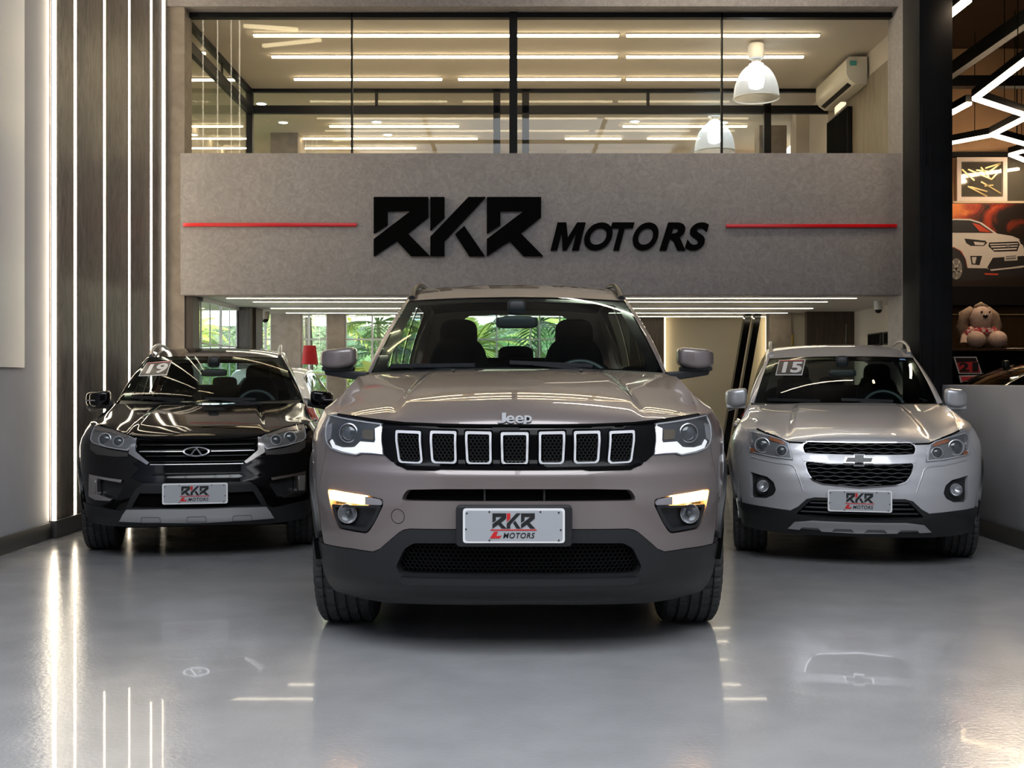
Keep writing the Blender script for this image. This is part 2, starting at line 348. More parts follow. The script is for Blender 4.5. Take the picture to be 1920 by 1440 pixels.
for p0, p1, py, lb in (
    (425, 1606, 553.5, 'longest light strip tight under the cement band'), (475, 1551, 568, 'second light strip under the mezzanine counted from the cement band'),
    (508, 1524, 580, 'middle light strip of the five under the mezzanine'), (537, 1476, 588.7, 'fourth light strip under the mezzanine counted from the cement band'),
    (560, 1437, 595.2, 'light strip farthest back under the mezzanine, above the white wall')):
    led_strip(p0, p1, max(11.2, F * (ZB0 - .02 - CH) / (HY - py)), ZB0 + .004, m_ledl, lb, G3, w=.02, drop=.016)
for i, (px, py, lb) in enumerate(((490, 196, 'round downlight right of the left corner post, above the beam'), (531, 231, 'round downlight above the grey column block'), (706, 230, 'round downlight left of the middle mullion, below the beam'),
                   (1190, 229, 'round downlight midway between the posts and the second bell lamp'), (727, 254, 'small far downlight between the light strips'), (1356, 231, 'round downlight just above the second bell lamp'))):
    Y = ym(py); r = empty('downlight', (wx(px, Y), Y, ZM), label=lb, cat='ceiling light', group='round downlights of the upper room')
    MB().lathe([(0, -.012), (.06, -.012), (.06, 0)], 24).build('lens', m_down, r); MB().lathe([(.06, -.014), (.075, -.01), (.078, 0)], 24).build('rim', m_plwhite, r, True)
# bell lamps
m_shade = glass('frosted_shade', (.75, .78, .80), 1.6, .25)
n_, l_ = nt(m_shade)
for nn in list(n_):
    if nn.type == 'OUTPUT_MATERIAL': out_ = nn
mixa = n_.new('ShaderNodeMixShader'); df = n_.new('ShaderNodeBsdfTranslucent'); df.inputs[0].default_value = (.85, .88, .92, 1)
src = out_.inputs[0].links[0].from_socket; mixa.inputs[0].default_value = .45
l_.new(src, mixa.inputs[1]); l_.new(df.outputs[0], mixa.inputs[2]); l_.new(mixa.outputs[0], out_.inputs[0])
for px, py, Y, hw, lb in ((1418, 185, 12.0, 42.5, 'larger translucent bell lamp hanging high near the air conditioner'), (1340, 285, 14.9, 37.5, 'smaller translucent bell lamp farther back, cut off by the cement band')):
    s = hw * Y / F; zb_ = wz(py, Y); r = empty('pendant_lamp', (wx(px, Y), Y, zb_), label=lb, cat='pendant lamp', group='bell lamps of the upper showroom')
    H = s * 1.55
    MB().lathe([(s * math.sin(min(PI/2, (t / 14) * PI / 2 * 1.0)) if t else .22 * s, H * math.cos(t / 14 * PI / 2)) if t > 2 else (s * (.22 + .05 * t), H * (1 - .006 * t)) for t in range(15)], 40).build('shade', m_shade, r, True, 80)
    MB().tube([(s * math.cos(k * PI / 20), s * math.sin(k * PI / 20), 0) for k in range(40)], .007, 6, True).build('shade_rim', m_plwhite, r, True)
    MB().lathe([(.001, H * 1.03), (.2 * s, H * 1.03), (.2 * s, H * 1.12), (.34 * s, H * 1.14), (.36 * s, H * 1.5), (.3 * s, H * 1.56), (.001, H * 1.56)], 24).build('socket', m_plwhite, r, True)
    MB().lathe([(.001, .82 * H), (.3 * s, .75 * H), (.36 * s, .5 * H), (.3 * s, .32 * H), (.001, .25 * H)], 20).build('bulb', led('bulb_white', (.9, .96, 1), 4), r, True)
    MB().tube([(0, 0, H * 1.56), (0, 0, ZM - zb_)], .006).build('cord', m_black, r)
# air conditioner on the right wall
ac = empty('air_conditioner', (XRW - .021, 13.0, wz(104, 12.35) - .30), label='white split air conditioner high on the upper right wall', cat='air conditioner')
pf = [(0, 0), (-.13, 0), (-.2, .05), (-.23, .11), (-.23, .26), (-.2, .30), (0, .30)]
mb = MB(); n = len(pf)
mb.add([(x, -.62, z) for x, z in pf] + [(x, .62, z) for x, z in pf], [tuple(range(n)), tuple(range(2*n-1, n-1, -1))] + [(i, i + n, (i+1) % n + n, (i+1) % n) for i in range(n)])
mb.build('casing', mat('ac_ivory', (.72, .68, .58), .4), ac, bevel=.008)
MB().bar((-.17, -.52, .022), (-.17, .52, .022), .05, .012, up=(.6, 0, 1)).build('air_outlet', m_black, ac)
MB().box(-.19, -.12, -.628, -.62, .2, .25).build('energy_label', mat('teal_label', (.05, .35, .33), .5), ac)
# screen on the right upper wall and paper on it
tv = empty('television', (XRW - .022, 13.35, 3.4), label='black flat television on the upper right wall below the air conditioner', cat='television')
MB().box(-.06, 0, -.42, .42, .2, .85).build('casing', m_black, tv, bevel=.01); MB().box(-.064, -.06, -.40, .40, .22, .83).build('screen', mat('tv_screen', (.002, .002, .002), .7, spec=.02), tv)
# dark things low behind the band at the left
for k, (px, lb) in enumerate(((472, 'leftmost dark chair back peeking over the cement band'), (486, 'middle dark chair back peeking over the cement band'), (497, 'dark chair back nearest the grey column block'))):
    r = empty('office_chair', (wx(px, 14.2), 14.2, ZB1 - .12), label=lb, cat='chair', group='dark chairs in the upper room')
    MB().box(-.025, .025, -.02, .02, 0, .2 + (.02 if k else 0)).build('backrest', m_plastic, r, bevel=.006); MB().box(-.03, .03, -.2, 0, .03, .06).build('seat', m_plastic, r)

# ---------------------------------------------------------------- below the mezzanine
CL = ZB0 + .005
struct('ceiling_lower', MB().box(-3.1, 4.2, YF + .25, 14.3, CL, CL + .05).box(1.3, 4.2, 14.3, 19, CL, CL + .05), m_ceil2)
m_frame = mat('white_window_frame', (.62, .62, .62), .4)
# left side window wall at x=-3.06
XW = -3.06
fr = MB(); fr.box(XW - .03, XW + .03, 11.25, 12.75, CL - .04, CL)
for y, t in ((11.28, .015), (11.62, .004), (12.02, .012), (12.07, .012), (12.42, .004), (12.74, .012)): fr.box(XW - .006, XW + .006, y - t, y + t, .4, CL)
for z in (.5, 1.0, 1.52): fr.box(XW - .006, XW + .006, 11.25, 12.75, z - .008, z + .008)
struct('window_4', fr, m_frame)
struct('window_4_glass', MB().box(XW - .003, XW + .003, 11.25, 12.75, .4, CL), glass('thin_glass', (.97, .99, .98), 1.15))
struct('wall_lower_left', MB().box(XW - .1, XW + .02, 11.25, 12.8, 0, .4), m_taupe)
struct('trim_7', MB().box(wx(447, 12.8), wx(473, 12.8), 12.75, 12.85, 0, CL).box(wx(473, 12.9), wx(482, 12.9), 12.85, 13.2, 0, CL), m_dwood)
YW = 14.05
def pier(i, p0, p1): struct('wall_back_pier_%s' % i, MB().box(wx(p0, YW), wx(p1, YW), YW, YW + .2, 0, CL), m_taupe)
pier('first', 468, 484); pier('second', 508, 564); pier('third', 613, 646); pier('fourth', 790, 830); pier('fifth', 1100, 1180)
struct('wall_back_sill', MB().box(wx(430, YW), wx(1180, YW), YW + .02, YW + .18, 0, .42), m_taupe)
for i, (p0, p1, bars) in enumerate(((483, 509, [496]), (563, 614, [578]), (645, 791, [697, 742]), (829, 1101, [931, 995, 1012, 1050]))):
    fr = MB()
    for p in [p0 + 2, p1 - 2] + bars: fr.box(wx(p - 1.6, YW), wx(p + 1.6, YW), YW + .04, YW + .08, .42, CL)
    for z in (1.66, 1.23, .8): fr.box(wx(p0, YW), wx(p1, YW), YW + .045, YW + .075, z - .01, z + .01)
    struct('window_%d' % (5 + i if i < 3 else 9), fr, m_frame)
struct('window_10_glass', MB().box(wx(483, YW), wx(1101, YW), YW + .055, YW + .062, .42, CL), m_glass)
YK = 15.0
struct('wall_back_white', MB().box(wx(1246, YK), wx(1437, YK), YK, YK + .1, 0, CL), vary(mat('cream_wall', (.5, .46, .38), .6), (.40, .37, .31), (.44, .41, .345), 1))
struct('wall_back_wood', MB().box(wx(1180, 14.8), wx(1244, 14.8), 14.75, 14.9, 0, CL), m_dwood)
struct('trim_8', MB().box(wx(1246, 14.9), wx(1436, 14.9), 14.93, 14.97, 0, .12), m_base)
for px, lb in ((1246.5, 'upright warm light line left of the slanted black beams'), (1437, 'upright warm light line right of the slanted black beams')):
    tag(MB().box(wx(px - 1, 14.95), wx(px + 1, 14.95), 14.93, 14.96, 0, CL).build('wall_light_line', led('led_corner', (1, .78, .42), 4)), lb, 'light strip', 'corner light lines of the back wall')
st = empty('staircase', (wx(1395, 14.1), 14.1, 0), label='slanted glossy black stair beams against the cream back wall', cat='staircase')
for a0, a1 in ((1399, 1378), (1417, 1396)):
    x0, x1 = wx(a0 + 3, 14.1) - st.location.x, wx(a1, 14.1) - st.location.x
    k = (wz(597, 14.1) - 0) / (wz(597, 14.1) - wz(730, 14.1)); xb = x0 + (x1 - x0) * k
    MB().bar((xb, 0, 0), (x0, 0, CL), .075, .12, up=(0, 1, 0)).build('stringer', m_gloss, st)
MB().bar((xb + .05, .14, 0), (x0 + .05, .14, CL), .03, .03).build('handrail', m_satin, st)
struct('wall_lower_pier', MB().box(wx(1443, 13.9), wx(1484, 13.9), 13.9, 14.1, 0, CL), m_taupe)
d = MB().box(wx(1484, 13.9), wx(1513, 13.9), 13.95, 14.0, 0, CL); struct('door_1', d, mat('white_door', (.6, .55, .45), .5))
MB().box(wx(1484.5, 13.9), wx(1487.5, 13.9), 13.9, 13.95, wz(648, 13.85), wz(627, 13.85)).build('door_handle', mat('brass', (.8, .55, .1), .3, 1), bpy.data.objects['door_1'], bevel=.003)
struct('wall_lower_wood', MB().box(wx(1513, 13.6), wx(1609, 13.6), 13.6, 13.7, 0, CL), m_dwood)
struct('wall_lower_right', MB().box(4.06, 4.16, 11.2, 13.7, 0, CL), m_ceil)
for y0, y1, lb in ((13.0, 12.55, 'small dark wall screen near the dark wood door'), (12.45, 12.0, 'small dark wall screen half hidden by the right pilaster')):
    r = empty('wall_screen', (4.06, (y0 + y1) / 2, 1.6), label=lb, cat='screen', group='small dark screens on the lower right wall')
    h = abs(y0 - y1) / 2; MB().box(-.03, 0, -h, h, -.06, .08).build('casing', m_plastic, r, bevel=.004); MB().box(-.032, -.03, -h + .015, h - .015, -.045, .065).build('screen', m_gloss, r)
def dome(px, py, Y, lb, dark):
    r = empty('dome_camera', (wx(px, Y), Y, CL), label=lb, cat='security camera', group='dome cameras under the mezzanine')
    s = 8 * Y / F
    MB().lathe([(.001, 0), (s, 0), (s, -.07), (s * .9, -.09)], 24).build('housing', m_taupe if dark else m_plwhite, r, True)
    MB().lathe([(s * .85, -.088)] + [(s * .85 * math.cos(t * PI / 16), -.09 - s * .85 * math.sin(t * PI / 16)) for t in range(9)], 24).build('dome', m_gloss, r, True)
dome(497, 585, 13.6, 'brown dome camera under the mezzanine at the left', True); dome(1647, 565, 11.8, 'white dome camera under the mezzanine at the right', False)
# light cove and enclosure so the rooms are closed
struct('wall_far_back', MB().box(wx(1180, 15.0), 4.2, 18.9, 19.0, 0, CL).box(4.15, 4.2, 13.7, 19, 0, CL), m_ceil)
# hall ceiling tubes (their light and reflections fall on the cars); long right tube added out of view to brighten the band
TUBES = [((-3.1, 9.15), (-2.5, 9.0), 'short hall tube high in the corner above the black car'), ((-3.05, 8.35), (-2.3, 8.6), 'hall tube above the black car roof'), ((.6, 9.9), (3.4, 9.7), 'added fill tube, out of view, above the right end of the sign')]
for (x0, y0), (x1, y1), lb in TUBES:
    r = empty('hanging_light_tube', ((x0+x1)/2, (y0+y1)/2, 5.25), label=lb, cat='light tube', group='zigzag light tubes of the hall')
    a = Vector(((x0-x1)/2, (y0-y1)/2, 0)); MB().bar(a, -a, .05, .035).build('diffuser', m_led_hall if a.length < 1 else led('led_added_fill_tube', (1, .88, .7), 22), r)
    MB().bar(a + Vector((0,0,.05)), -a + Vector((0,0,.05)), .07, .06).build('housing', m_black, r)
    for s_ in (.8, -.8): MB().tube([a * s_ + Vector((0, 0, .08)), a * s_ + Vector((0, 0, .35))], .004, 5).build('cable', m_black, r)
# ---------------------------------------------------------------- surface-conforming parts
def inpoly(P, poly):
    x, y = P[:, 0], P[:, 1]; r = np.zeros(len(P), bool); n = len(poly)
    for i in range(n):
        x0, y0 = poly[i]; x1, y1 = poly[(i + 1) % n]
        if y0 == y1: continue
        c = (y0 > y) != (y1 > y)
        r ^= c & (x < (x1 - x0) * (y - y0) / (y1 - y0) + x0)
    return r
def dens(poly, step, closed=True):
    out = []; n = len(poly)
    for i in range(n if closed else n - 1):
        a, b = poly[i], poly[(i + 1) % n]; d = math.hypot(b[0]-a[0], b[1]-a[1]); k = max(1, int(math.ceil(d / step)))
        out += [(a[0] + (b[0]-a[0]) * j / k, a[1] + (b[1]-a[1]) * j / k) for j in range(k)]
    if not closed: out.append(tuple(poly[-1]))
    return out
def rnd(poly, r, n=4):
    out = []; N = len(poly)
    for i in range(N):
        p = Vector(poly[i]); a = Vector(poly[i - 1]); b = Vector(poly[(i + 1) % N]); rr = r[i] if isinstance(r, (list, tuple)) else r
        da, db = a - p, b - p; t = min(rr, da.length * .48, db.length * .48)
        if t < 1e-5: out.append(tuple(p)); continue
        q0, q1 = p + da.normalized() * t, p + db.normalized() * t
        for k in range(n + 1):
            s = k / n; out.append(tuple(q0 * (1-s)**2 + p * 2*s*(1-s) + q1 * s*s))
    return out
def rndo(poly, r, n=4):
    """round the inner corners of an open polyline"""
    q = rnd(poly, [0] + [r] * (len(poly) - 2) + [0], n); return q
def smooth(poly, n=5, closed=False):
    out = []; N = len(poly)
    g = lambda i: Vector(poly[i % N]) if closed else Vector(poly[max(0, min(N - 1, i))])
    for i in range(N if closed else N - 1):
        a, b, c, d = g(i-1), g(i), g(i+1), g(i+2)
        for k in range(n):
            t = k / n
            out.append(tuple(.5 * (2*b + (c-a)*t + (2*a-5*b+4*c-d)*t*t + (3*b-a-3*c+d)*t**3)))
    if not closed: out.append(tuple(poly[-1]))
    return out
def circ(c, r, n=24, ry=None): return [(c[0] + r * math.cos(2*PI*k/n), c[1] + (ry or r) * math.sin(2*PI*k/n)) for k in range(n)]
def interp(tab, x):
    if x <= tab[0][0]: return tab[0][1]
    for (a, p), (b, q) in zip(tab, tab[1:]):
        if x <= b: t = (x - a) / (b - a); return p + (q - p) * (t * t * (3 - 2 * t) * .35 + t * .65)
    return tab[-1][1]
def mnorm(m, p, q, e=2e-3):
    a = Vector(m(p + e, q)) - Vector(m(p - e, q)); b = Vector(m(p, q + e)) - Vector(m(p, q - e))
    n = a.cross(b); return n.normalized() if n.length > 1e-12 else Vector((0, -1, 0))
def conform(name, outline, m, mt, parent, holes=(), off=0.0, thick=.015, step=.035, fx=None):
    """panel lying on surface m(p,q), cut by outline and holes, raised by off, edge walls going thick deep"""
    loops = [dens(outline, step)] + [dens(h, step) for h in holes]
    pts, edges = [], []
    for lp in loops:
        b = len(pts); pts += lp; edges += [(b + i, b + (i + 1) % len(lp)) for i in range(len(lp))]
    xs, ys = [p[0] for p in outline], [p[1] for p in outline]
    gx = np.arange(min(xs) + step * .5, max(xs), step); gy = np.arange(min(ys) + step * .5, max(ys), step)
    if len(gx) and len(gy):
        G = np.array([(x, y) for x in gx for y in gy]); ok = inpoly(G, loops[0])
        for h in loops[1:]: ok &= ~inpoly(G, h)
        G = G[ok]
        if len(G):
            B = np.array(pts); keep = np.ones(len(G), bool)
            for b in B: keep &= ((G - b) ** 2).sum(1) > (step * .55) ** 2
            pts = pts + [tuple(g) for g in G[keep]]
    r = geometry.delaunay_2d_cdt([Vector(p) for p in pts], edges, [], 0, 1e-6)
    V, T = [tuple(v) for v in r[0]], [tuple(f) for f in r[2]]
    C = np.array([[sum(V[i][0] for i in f) / len(f), sum(V[i][1] for i in f) / len(f)] for f in T])
    ok = inpoly(C, loops[0])
    for h in loops[1:]: ok &= ~inpoly(C, h)
    T = [f for f, k in zip(T, ok) if k]
    T = [f if sum(V[f[i]][0] * V[f[(i+1) % len(f)]][1] - V[f[(i+1) % len(f)]][0] * V[f[i]][1] for i in range(len(f))) > 0 else f[::-1] for f in T]
    N = [mnorm(m, *v) for v in V]
    P = [Vector(m(*v)) + n * off for v, n in zip(V, N)]
    if fx: P = [fx(v, p) for v, p in zip(V, P)]
    faces, nrm = list(T), list(N)
    if thick:
        ed = {}
        for f in T:
            for i in range(len(f)): ed[(f[i], f[(i+1) % len(f)])] = 1
        bd = [(a, b) for a, b in ed if (b, a) not in ed]
        top, bot, wn = {}, {}, {}
        for a, b in bd:
            d = (P[b] - P[a]); w = d.cross(N[a])
            for i in (a, b): wn[i] = wn.get(i, Vector()) + w.normalized()
        for i in wn:
            top[i] = len(P); P.append(P[i].copy()); nrm.append(wn[i].normalized())
            bot[i] = len(P); P.append(P[i] - N[i] * thick); nrm.append(wn[i].normalized())
        faces += [(top[b], top[a], bot[a], bot[b]) for a, b in bd]
    o = obj(name, P, faces, mt, parent); o.data.shade_smooth()
    try: o.data.normals_split_custom_set_from_vertices([tuple(n) for n in nrm])
    except Exception as e: print('normals', name, e)
    return o
def gridpatch(name, fn, nu, nv, mt, parent, double=False):
    """surface fn(s,t) for s,t in 0..1"""
    vs = [fn(i / nu, j / nv) for j in range(nv + 1) for i in range(nu + 1)]
    fs = [(j*(nu+1)+i, j*(nu+1)+i+1, (j+1)*(nu+1)+i+1, (j+1)*(nu+1)+i) for j in range(nv) for i in range(nu)]
    o = obj(name, vs, fs, mt, parent); o.data.shade_smooth(); return o
def strip(name, A, Bc, mt, parent, bulge=0, rows=4, bdir=None):
    """ruled band between polylines A and Bc with the same number of points, swelling outward by bulge"""
    n = len(A); vs = []
    for j in range(rows + 1):
        t = j / rows
        for i in range(n):
            p = Vector(A[i]).lerp(Vector(Bc[i]), t)
            if bulge: p += (bdir if bdir else Vector((0, 0, 1))) * bulge * 4 * t * (1 - t)
            vs.append(p)
    fs = [(j*n+i, j*n+i+1, (j+1)*n+i+1, (j+1)*n+i) for j in range(rows) for i in range(n - 1)]
    o = obj(name, vs, fs, mt, parent); o.data.shade_smooth(); return o
def resample(pts, n):
    pts = [Vector(p) for p in pts]; L = [0]
    for a, b in zip(pts, pts[1:]): L.append(L[-1] + (b - a).length)
    out = []
    for k in range(n):
        d = L[-1] * k / (n - 1); i = max(0, min(len(pts) - 2, next((j for j in range(len(L) - 1) if L[j+1] >= d), len(pts) - 2)))
        t = (d - L[i]) / max(1e-9, L[i+1] - L[i]); out.append(pts[i].lerp(pts[i+1], t))
    return out

WZT = [(.15, .94), (.3, .958), (.5, .986), (.7, 1.0), (.9, 1.0), (.95, .985), (1.0, .957), (1.05, .92), (1.1, .893), (1.17, .866), (1.25, .84)]
class Car:
    def __init__(s, name, X0, Y0, yaw, W, D, L, zs, label, n=2.6, v0=None, wzt=WZT, axle=.86, rear_axle=None, wr=.365, group=None):
        s.X0, s.Y0, s.yaw, s.W, s.D, s.L, s.zs, s.n, s.v0, s.wzt, s.axle, s.wr = X0, Y0, yaw, W, D, L, zs, n, v0, wzt, axle, wr
        s.raxle = rear_axle or L - .88
        s.k = W / .955; s.c, s.sn = math.cos(yaw), math.sin(yaw)
        s.root = empty(name, (X0, Y0, 0), -yaw, label, 'car', group)
        th = [PI / 2 * i / 200 for i in range(201)]
        f = [(W * math.sin(t) ** (2 / n), D * (1 - math.cos(t) ** (2 / n))) for t in th]
        Dr = .5 * D; b = [(u, L - v / D * Dr) for u, v in f][::-1]
        s.plan = np.array(f + b); d = np.hypot(*(np.diff(s.plan, axis=0).T)); s.arc = np.concatenate([[0], np.cumsum(d)])
        s.A = s.arc[-1]
    def pl(s, a): return float(np.interp(a, s.arc, s.plan[:, 0])), float(np.interp(a, s.arc, s.plan[:, 1]))
    def av(s, v):       # arc position on the flank for a given v
        return float(np.interp(v, s.plan[:, 1], s.arc))
    def au(s, u):       # arc position at the front for a given u
        return float(np.interp(u, s.plan[:201, 0], s.arc[:201]))
    def B(s, a, z):     # body belt surface
        u, v = s.pl(min(abs(a), s.A)); w = max(0, 1 - v / s.D) ** 1.2 if v < s.D else 0
        if s.v0: v += interp(s.v0, z) * w
        vr = max(0, v - (s.L - .5 * s.D)) / (.5 * s.D)
        if vr > 0: v -= .12 * vr * max(0, z / s.zs - .75)
        u *= interp(s.wzt, z / s.zs)
        return Vector((math.copysign(u, a), v, z))
    def proj(s, p):
        X = s.X0 + p[0] * s.c + p[1] * s.sn; Y = s.Y0 - p[0] * s.sn + p[1] * s.c
        return CX + F * X / Y, HY - F * (p[2] - CH) / Y
    def pix(s, px, py, v):      # local point on the plane v = const seen at pixel
        dx, dz = (px - CX) / F, (HY - py) / F
        # world ray (t*dx, t, CH+t*dz); local v = (X-X0)*sn + (Y-Y0)*c
        t = (v + s.X0 * s.sn + s.Y0 * s.c) / (dx * s.sn + s.c)
        X, Y = t * dx, t; return Vector(((X - s.X0) * s.c - (Y - s.Y0) * s.sn, v, CH + t * dz))
    def inv(s, m, px, py, g):   # surface parameters seen at a pixel
        p, q = g
        for it in range(60):
            a = s.proj(m(p, q)); r = (a[0] - px, a[1] - py)
            if abs(r[0]) + abs(r[1]) < .02: break
            e = 1e-3; b = s.proj(m(p + e, q)); c = s.proj(m(p, q + e))
            J = ((b[0]-a[0])/e, (c[0]-a[0])/e, (b[1]-a[1])/e, (c[1]-a[1])/e); det = J[0]*J[3] - J[1]*J[2]
            if abs(det) < 1e-3: break
            dp = -(J[3]*r[0] - J[1]*r[1]) / det; dq = -(-J[2]*r[0] + J[0]*r[1]) / det
            lim = .08; k = min(1, lim / max(abs(dp), abs(dq), 1e-9)); p += dp * k * .9; q += dq * k * .9
        return (p, q)
    def px(s, pts, m=None, g=None, cx=0):
        m = m or s.B; out = []
        for x, y in pts:
            if g is None or out: gg = out[-1] if out else None
            else: gg = g
            if gg is None:
                q = s.pix(x, y, .15); gg = (math.copysign(s.au(min(abs(q[0]), s.W * .97)), q[0]), q[2])
            out.append(s.inv(m, x, y, gg))
        return out
    def sym(s, half):   # half outline starting and ending on the centre line -> closed symmetric outline
        h = [(a, z) for a, z in half]; return h + [(-a, z) for a, z in h[::-1]]
    def both(s, name, outline, *a, **k):
        r = []
        for sg in (1, -1):
            o = [(p * sg, q) for p, q in outline]
            if 'holes' in k: kk = dict(k); kk['holes'] = [[(p * sg, q) for p, q in h] for h in k['holes']]
            else: kk = k
            r.append(conform(name, o, *a, **kk))
        return r

def wheel(car, u, v, side, steer=0, mt=None):
    r, w = car.wr, .122 * car.k * 1.05
    e = empty('wheel', (u, v, r), 0); e.parent = car.root
    R = Matrix.Rotation(PI / 2 * side, 4, 'Y')
    pf = [(r*.66, -w*.82), (r*.70, -w*.98), (r*.80, -w*1.04), (r*.93, -w*1.0), (r*.985, -w*.88)]
    g = []
    for k in range(4):
        x = -w*.88 + (k + .72) * w*1.76 / 4.6
        g += [(r*(1-.0025*k*(3-k)*.3), x), (r*.972, x + .004), (r*.972, x + .012), (r*(1-.001), x + .016)]
    pf += g + [(r*.985, w*.88), (r*.93, w*1.0), (r*.80, w*1.04), (r*.70, w*.98), (r*.66, w*.82)]
    ty = MB().lathe(pf, 168, R)
    for i, (rr_, h_) in enumerate(pf):               # cross grooves over the shoulders and the ribs
        if rr_ > r * .96 or (abs(h_) > w * .95 and rr_ > r * .9):
            for k in range(168):
                on = (k + (2 if h_ > 0 else 0)) % 4 == 0
                if on and (abs(h_) > w * .55 or k % 8 < 4):
                    q = Vector(ty.v[i * 168 + k]); q.y *= .978; q.z *= .978; ty.v[i * 168 + k] = tuple(q)
    ty.build('tyre', m_rubber, e, True, 30)
    # tread blocks on both shoulders
    rim = MB(); rim.lathe([(r*.66, -w*.8), (r*.60, -w*.6), (r*.58, w*.5), (r*.67, w*.86), (r*.70, w*.9), (r*.66, w*.92), (r*.62, w*.8)], 40, R)
    for k in range(5):
        t = 2 * PI * k / 5
        for dt in (-.12, .12):
            a = R @ Vector((r*.12*math.cos(t), r*.12*math.sin(t), w*.78)); b = R @ Vector((r*.64*math.cos(t+dt), r*.64*math.sin(t+dt), w*.7)); rim.bar(a, b, .035, .03, up=R @ Vector((0,0,1)))
    rim.lathe([(.001, w*.86), (r*.17, w*.84), (r*.2, w*.7), (r*.2, w*.2), (.001, w*.2)], 20, R)
    rim.build('rim', m_satin, e, True, 40)
    MB().lathe([(.001, w*.1), (r*.52, w*.1), (r*.52, w*.02), (.001, w*.02)], 28, R).build('brake_disc', m_base, e)
    return e

def build_body(c, paint, P):
    """P: fascia outline etc. Builds hood, flanks, roof, glass, wheels, cabin"""
    R, W, L, zs, k = c.root, c.W, c.L, c.zs, c.k
    m_wg = glass('car_glass', (.72, .84, .82), 1.30); m_wgd = glass('dark_car_glass', (.30, .36, .36), 1.35)
    def wind0(s_):
        b0, bc = Vector(P['ws'][0]), Vector(P['ws'][1]); return Vector((bc.x * s_, b0.y + (bc.y - b0.y) * s_ * s_ + .02, b0.z + (bc.z - b0.z) * s_ * s_ + .004))
    c.wind0 = wind0
    # --- hood side edge (params on belt, front corner -> cowl corner)
    E = P['hood_side']; top = P['front_top']        # top: params from centre to hood front corner
    Fc = resample([c.B(*q) for q in dens(smooth(top), .02, False)], 25)
    Ec = resample([Vector(q) for q in smooth(E, 6)], 25)   # hood side edge, local 3D points front to cowl
    cow = Vector(P['cowl'])                         # centre cowl point
    ce = Ec[-1]
    Rc = [Vector((ce.x * s, cow.y + (ce.y - cow.y) * abs(s) ** 2.2, cow.z + (ce.z - cow.z) * abs(s) ** 2.2)) for s in [i / 24 for i in range(25)]]
    f0 = Fc[0]; hp = P.get('hood_prof', .62)
    Cc = [Vector((0, f0.y + (cow.y - f0.y) * t, f0.z + (cow.z - f0.z) * (t ** hp))) for t in [(i / 24) ** 1.5 for i in range(25)]]
    def samp(C, t):
        x = t * (len(C) - 1); i = min(len(C) - 2, int(x)); return C[i].lerp(C[i+1], x - i)
    dome = P.get('dome', .012)
    def hood(s, t, off=0):
        a = abs(2 * s - 1); sg = 1 if s > .5 else -1; t_ = t
        w = a * a
        A_, B_, C_, D_ = samp(Fc, a), samp(Rc, a), samp(Cc, t_), samp(Ec, t_)
        def mix(i, w): return A_[i]*(1-t_) + B_[i]*t_ + C_[i]*(1-w) + D_[i]*w - (Fc[0][i]*(1-w)*(1-t_) + Fc[-1][i]*w*(1-t_) + Rc[0][i]*(1-w)*t_ + Rc[-1][i]*w*t_)
        p = Vector((mix(0, a), mix(1, w), mix(2, w)))
        # power bulge with soft shoulders
        lim = .62 - .10 * t_; x = min(1, max(0, (lim + .035 - a) / .07)); h = dome * (x * x * (3 - 2 * x)) * min(1, t_ * 4) * min(1, (1 - t_) * 5 + .3)
        p = p.copy(); p.z += h + off; p.x = abs(p.x) * sg
        return p
    c.hood = hood
    gridpatch('hood', hood, 96, 48, paint, R)
    # front closing skirt below hood edge
    strip('hood_shut_line', [hood(i / 60, 0) + Vector((0, .004, .0)) for i in range(61)], [hood(i / 60, 0) + Vector((0, .05, -.05)) for i in range(61)], m_pitch, R)
    # black cowl panel between hood and glass
    strip('cowl_panel', [hood(i / 40, 1) + Vector((0, -.015, -.012)) for i in range(41)], [Vector(P['ws'][0]) * 0 + c.wind0(2 * i / 40 - 1) for i in range(41)], m_plastic, R)
    # --- flanks
    aw, ar = c.av(c.axle), c.av(c.raxle); r = c.wr * 1.17; zc = c.wr
    a1 = P['seam_a']; a2 = c.av(L - .30); zb = P.get('sill', .30 * zs)
    ft_ = [(c.av(q[1]), q[2] - P.get('fdrop', .014)) for q in smooth(E, 3)]     # flank edge just below the hood edge
    ft_[0] = (P['front_top'][-1][0], P['front_top'][-1][1])
    for sg in (1, -1):
        A_ = resample([Vector((q[0] * sg, q[1], q[2])) for q in [Vector(x) for x in smooth(E, 6)]], 24); B_ = resample([Vector((p.x * sg, p.y, p.z)) for p in [c.B(*q) for q in dens(ft_, .03, False)]], 24)
        strip('fender_top', A_, B_, paint, R, bulge=.006, rows=4)
    def arch(a0, zlow):
        ph = math.asin(max(-1, min(1, (zlow - zc) / r)))
        return [(a0 + r * math.cos(PI - ph - (PI - 2*ph) * i / 18) * -1, zc + r * math.sin(PI - ph - (PI - 2*ph) * i / 18)) for i in range(19)]
    belt0, belt1 = P['cowl_belt'], P.get('belt_rear', (c.av(L - .35), 1.24 * zs))
    fl = [q for q in P['seam']]                      # from the bottom of the seam to the hood front corner
    side = fl[:-1] + ft_ + [belt0, belt1, (a2, zb)] + arch(ar, zb) + arch(aw, zb)
    side = [q for q in side if q[0] >= fl[0][0] - .3]
    c.both('side_panel', side, c.B, paint, R, thick=.02, step=.05)
    def arch_band(a0):
        o, i_ = [], []
        ph = math.asin((zb - .02 - zc) / r)
        for i in range(25):
            t = -ph + (PI + 2*ph) * i / 24
            o.append((a0 + (r + .055*k) * math.cos(t), zc + (r + .055*k) * math.sin(t))); i_.append((a0 + (r - .004) * math.cos(t), zc + (r - .004) * math.sin(t)))
        return o + i_[::-1]
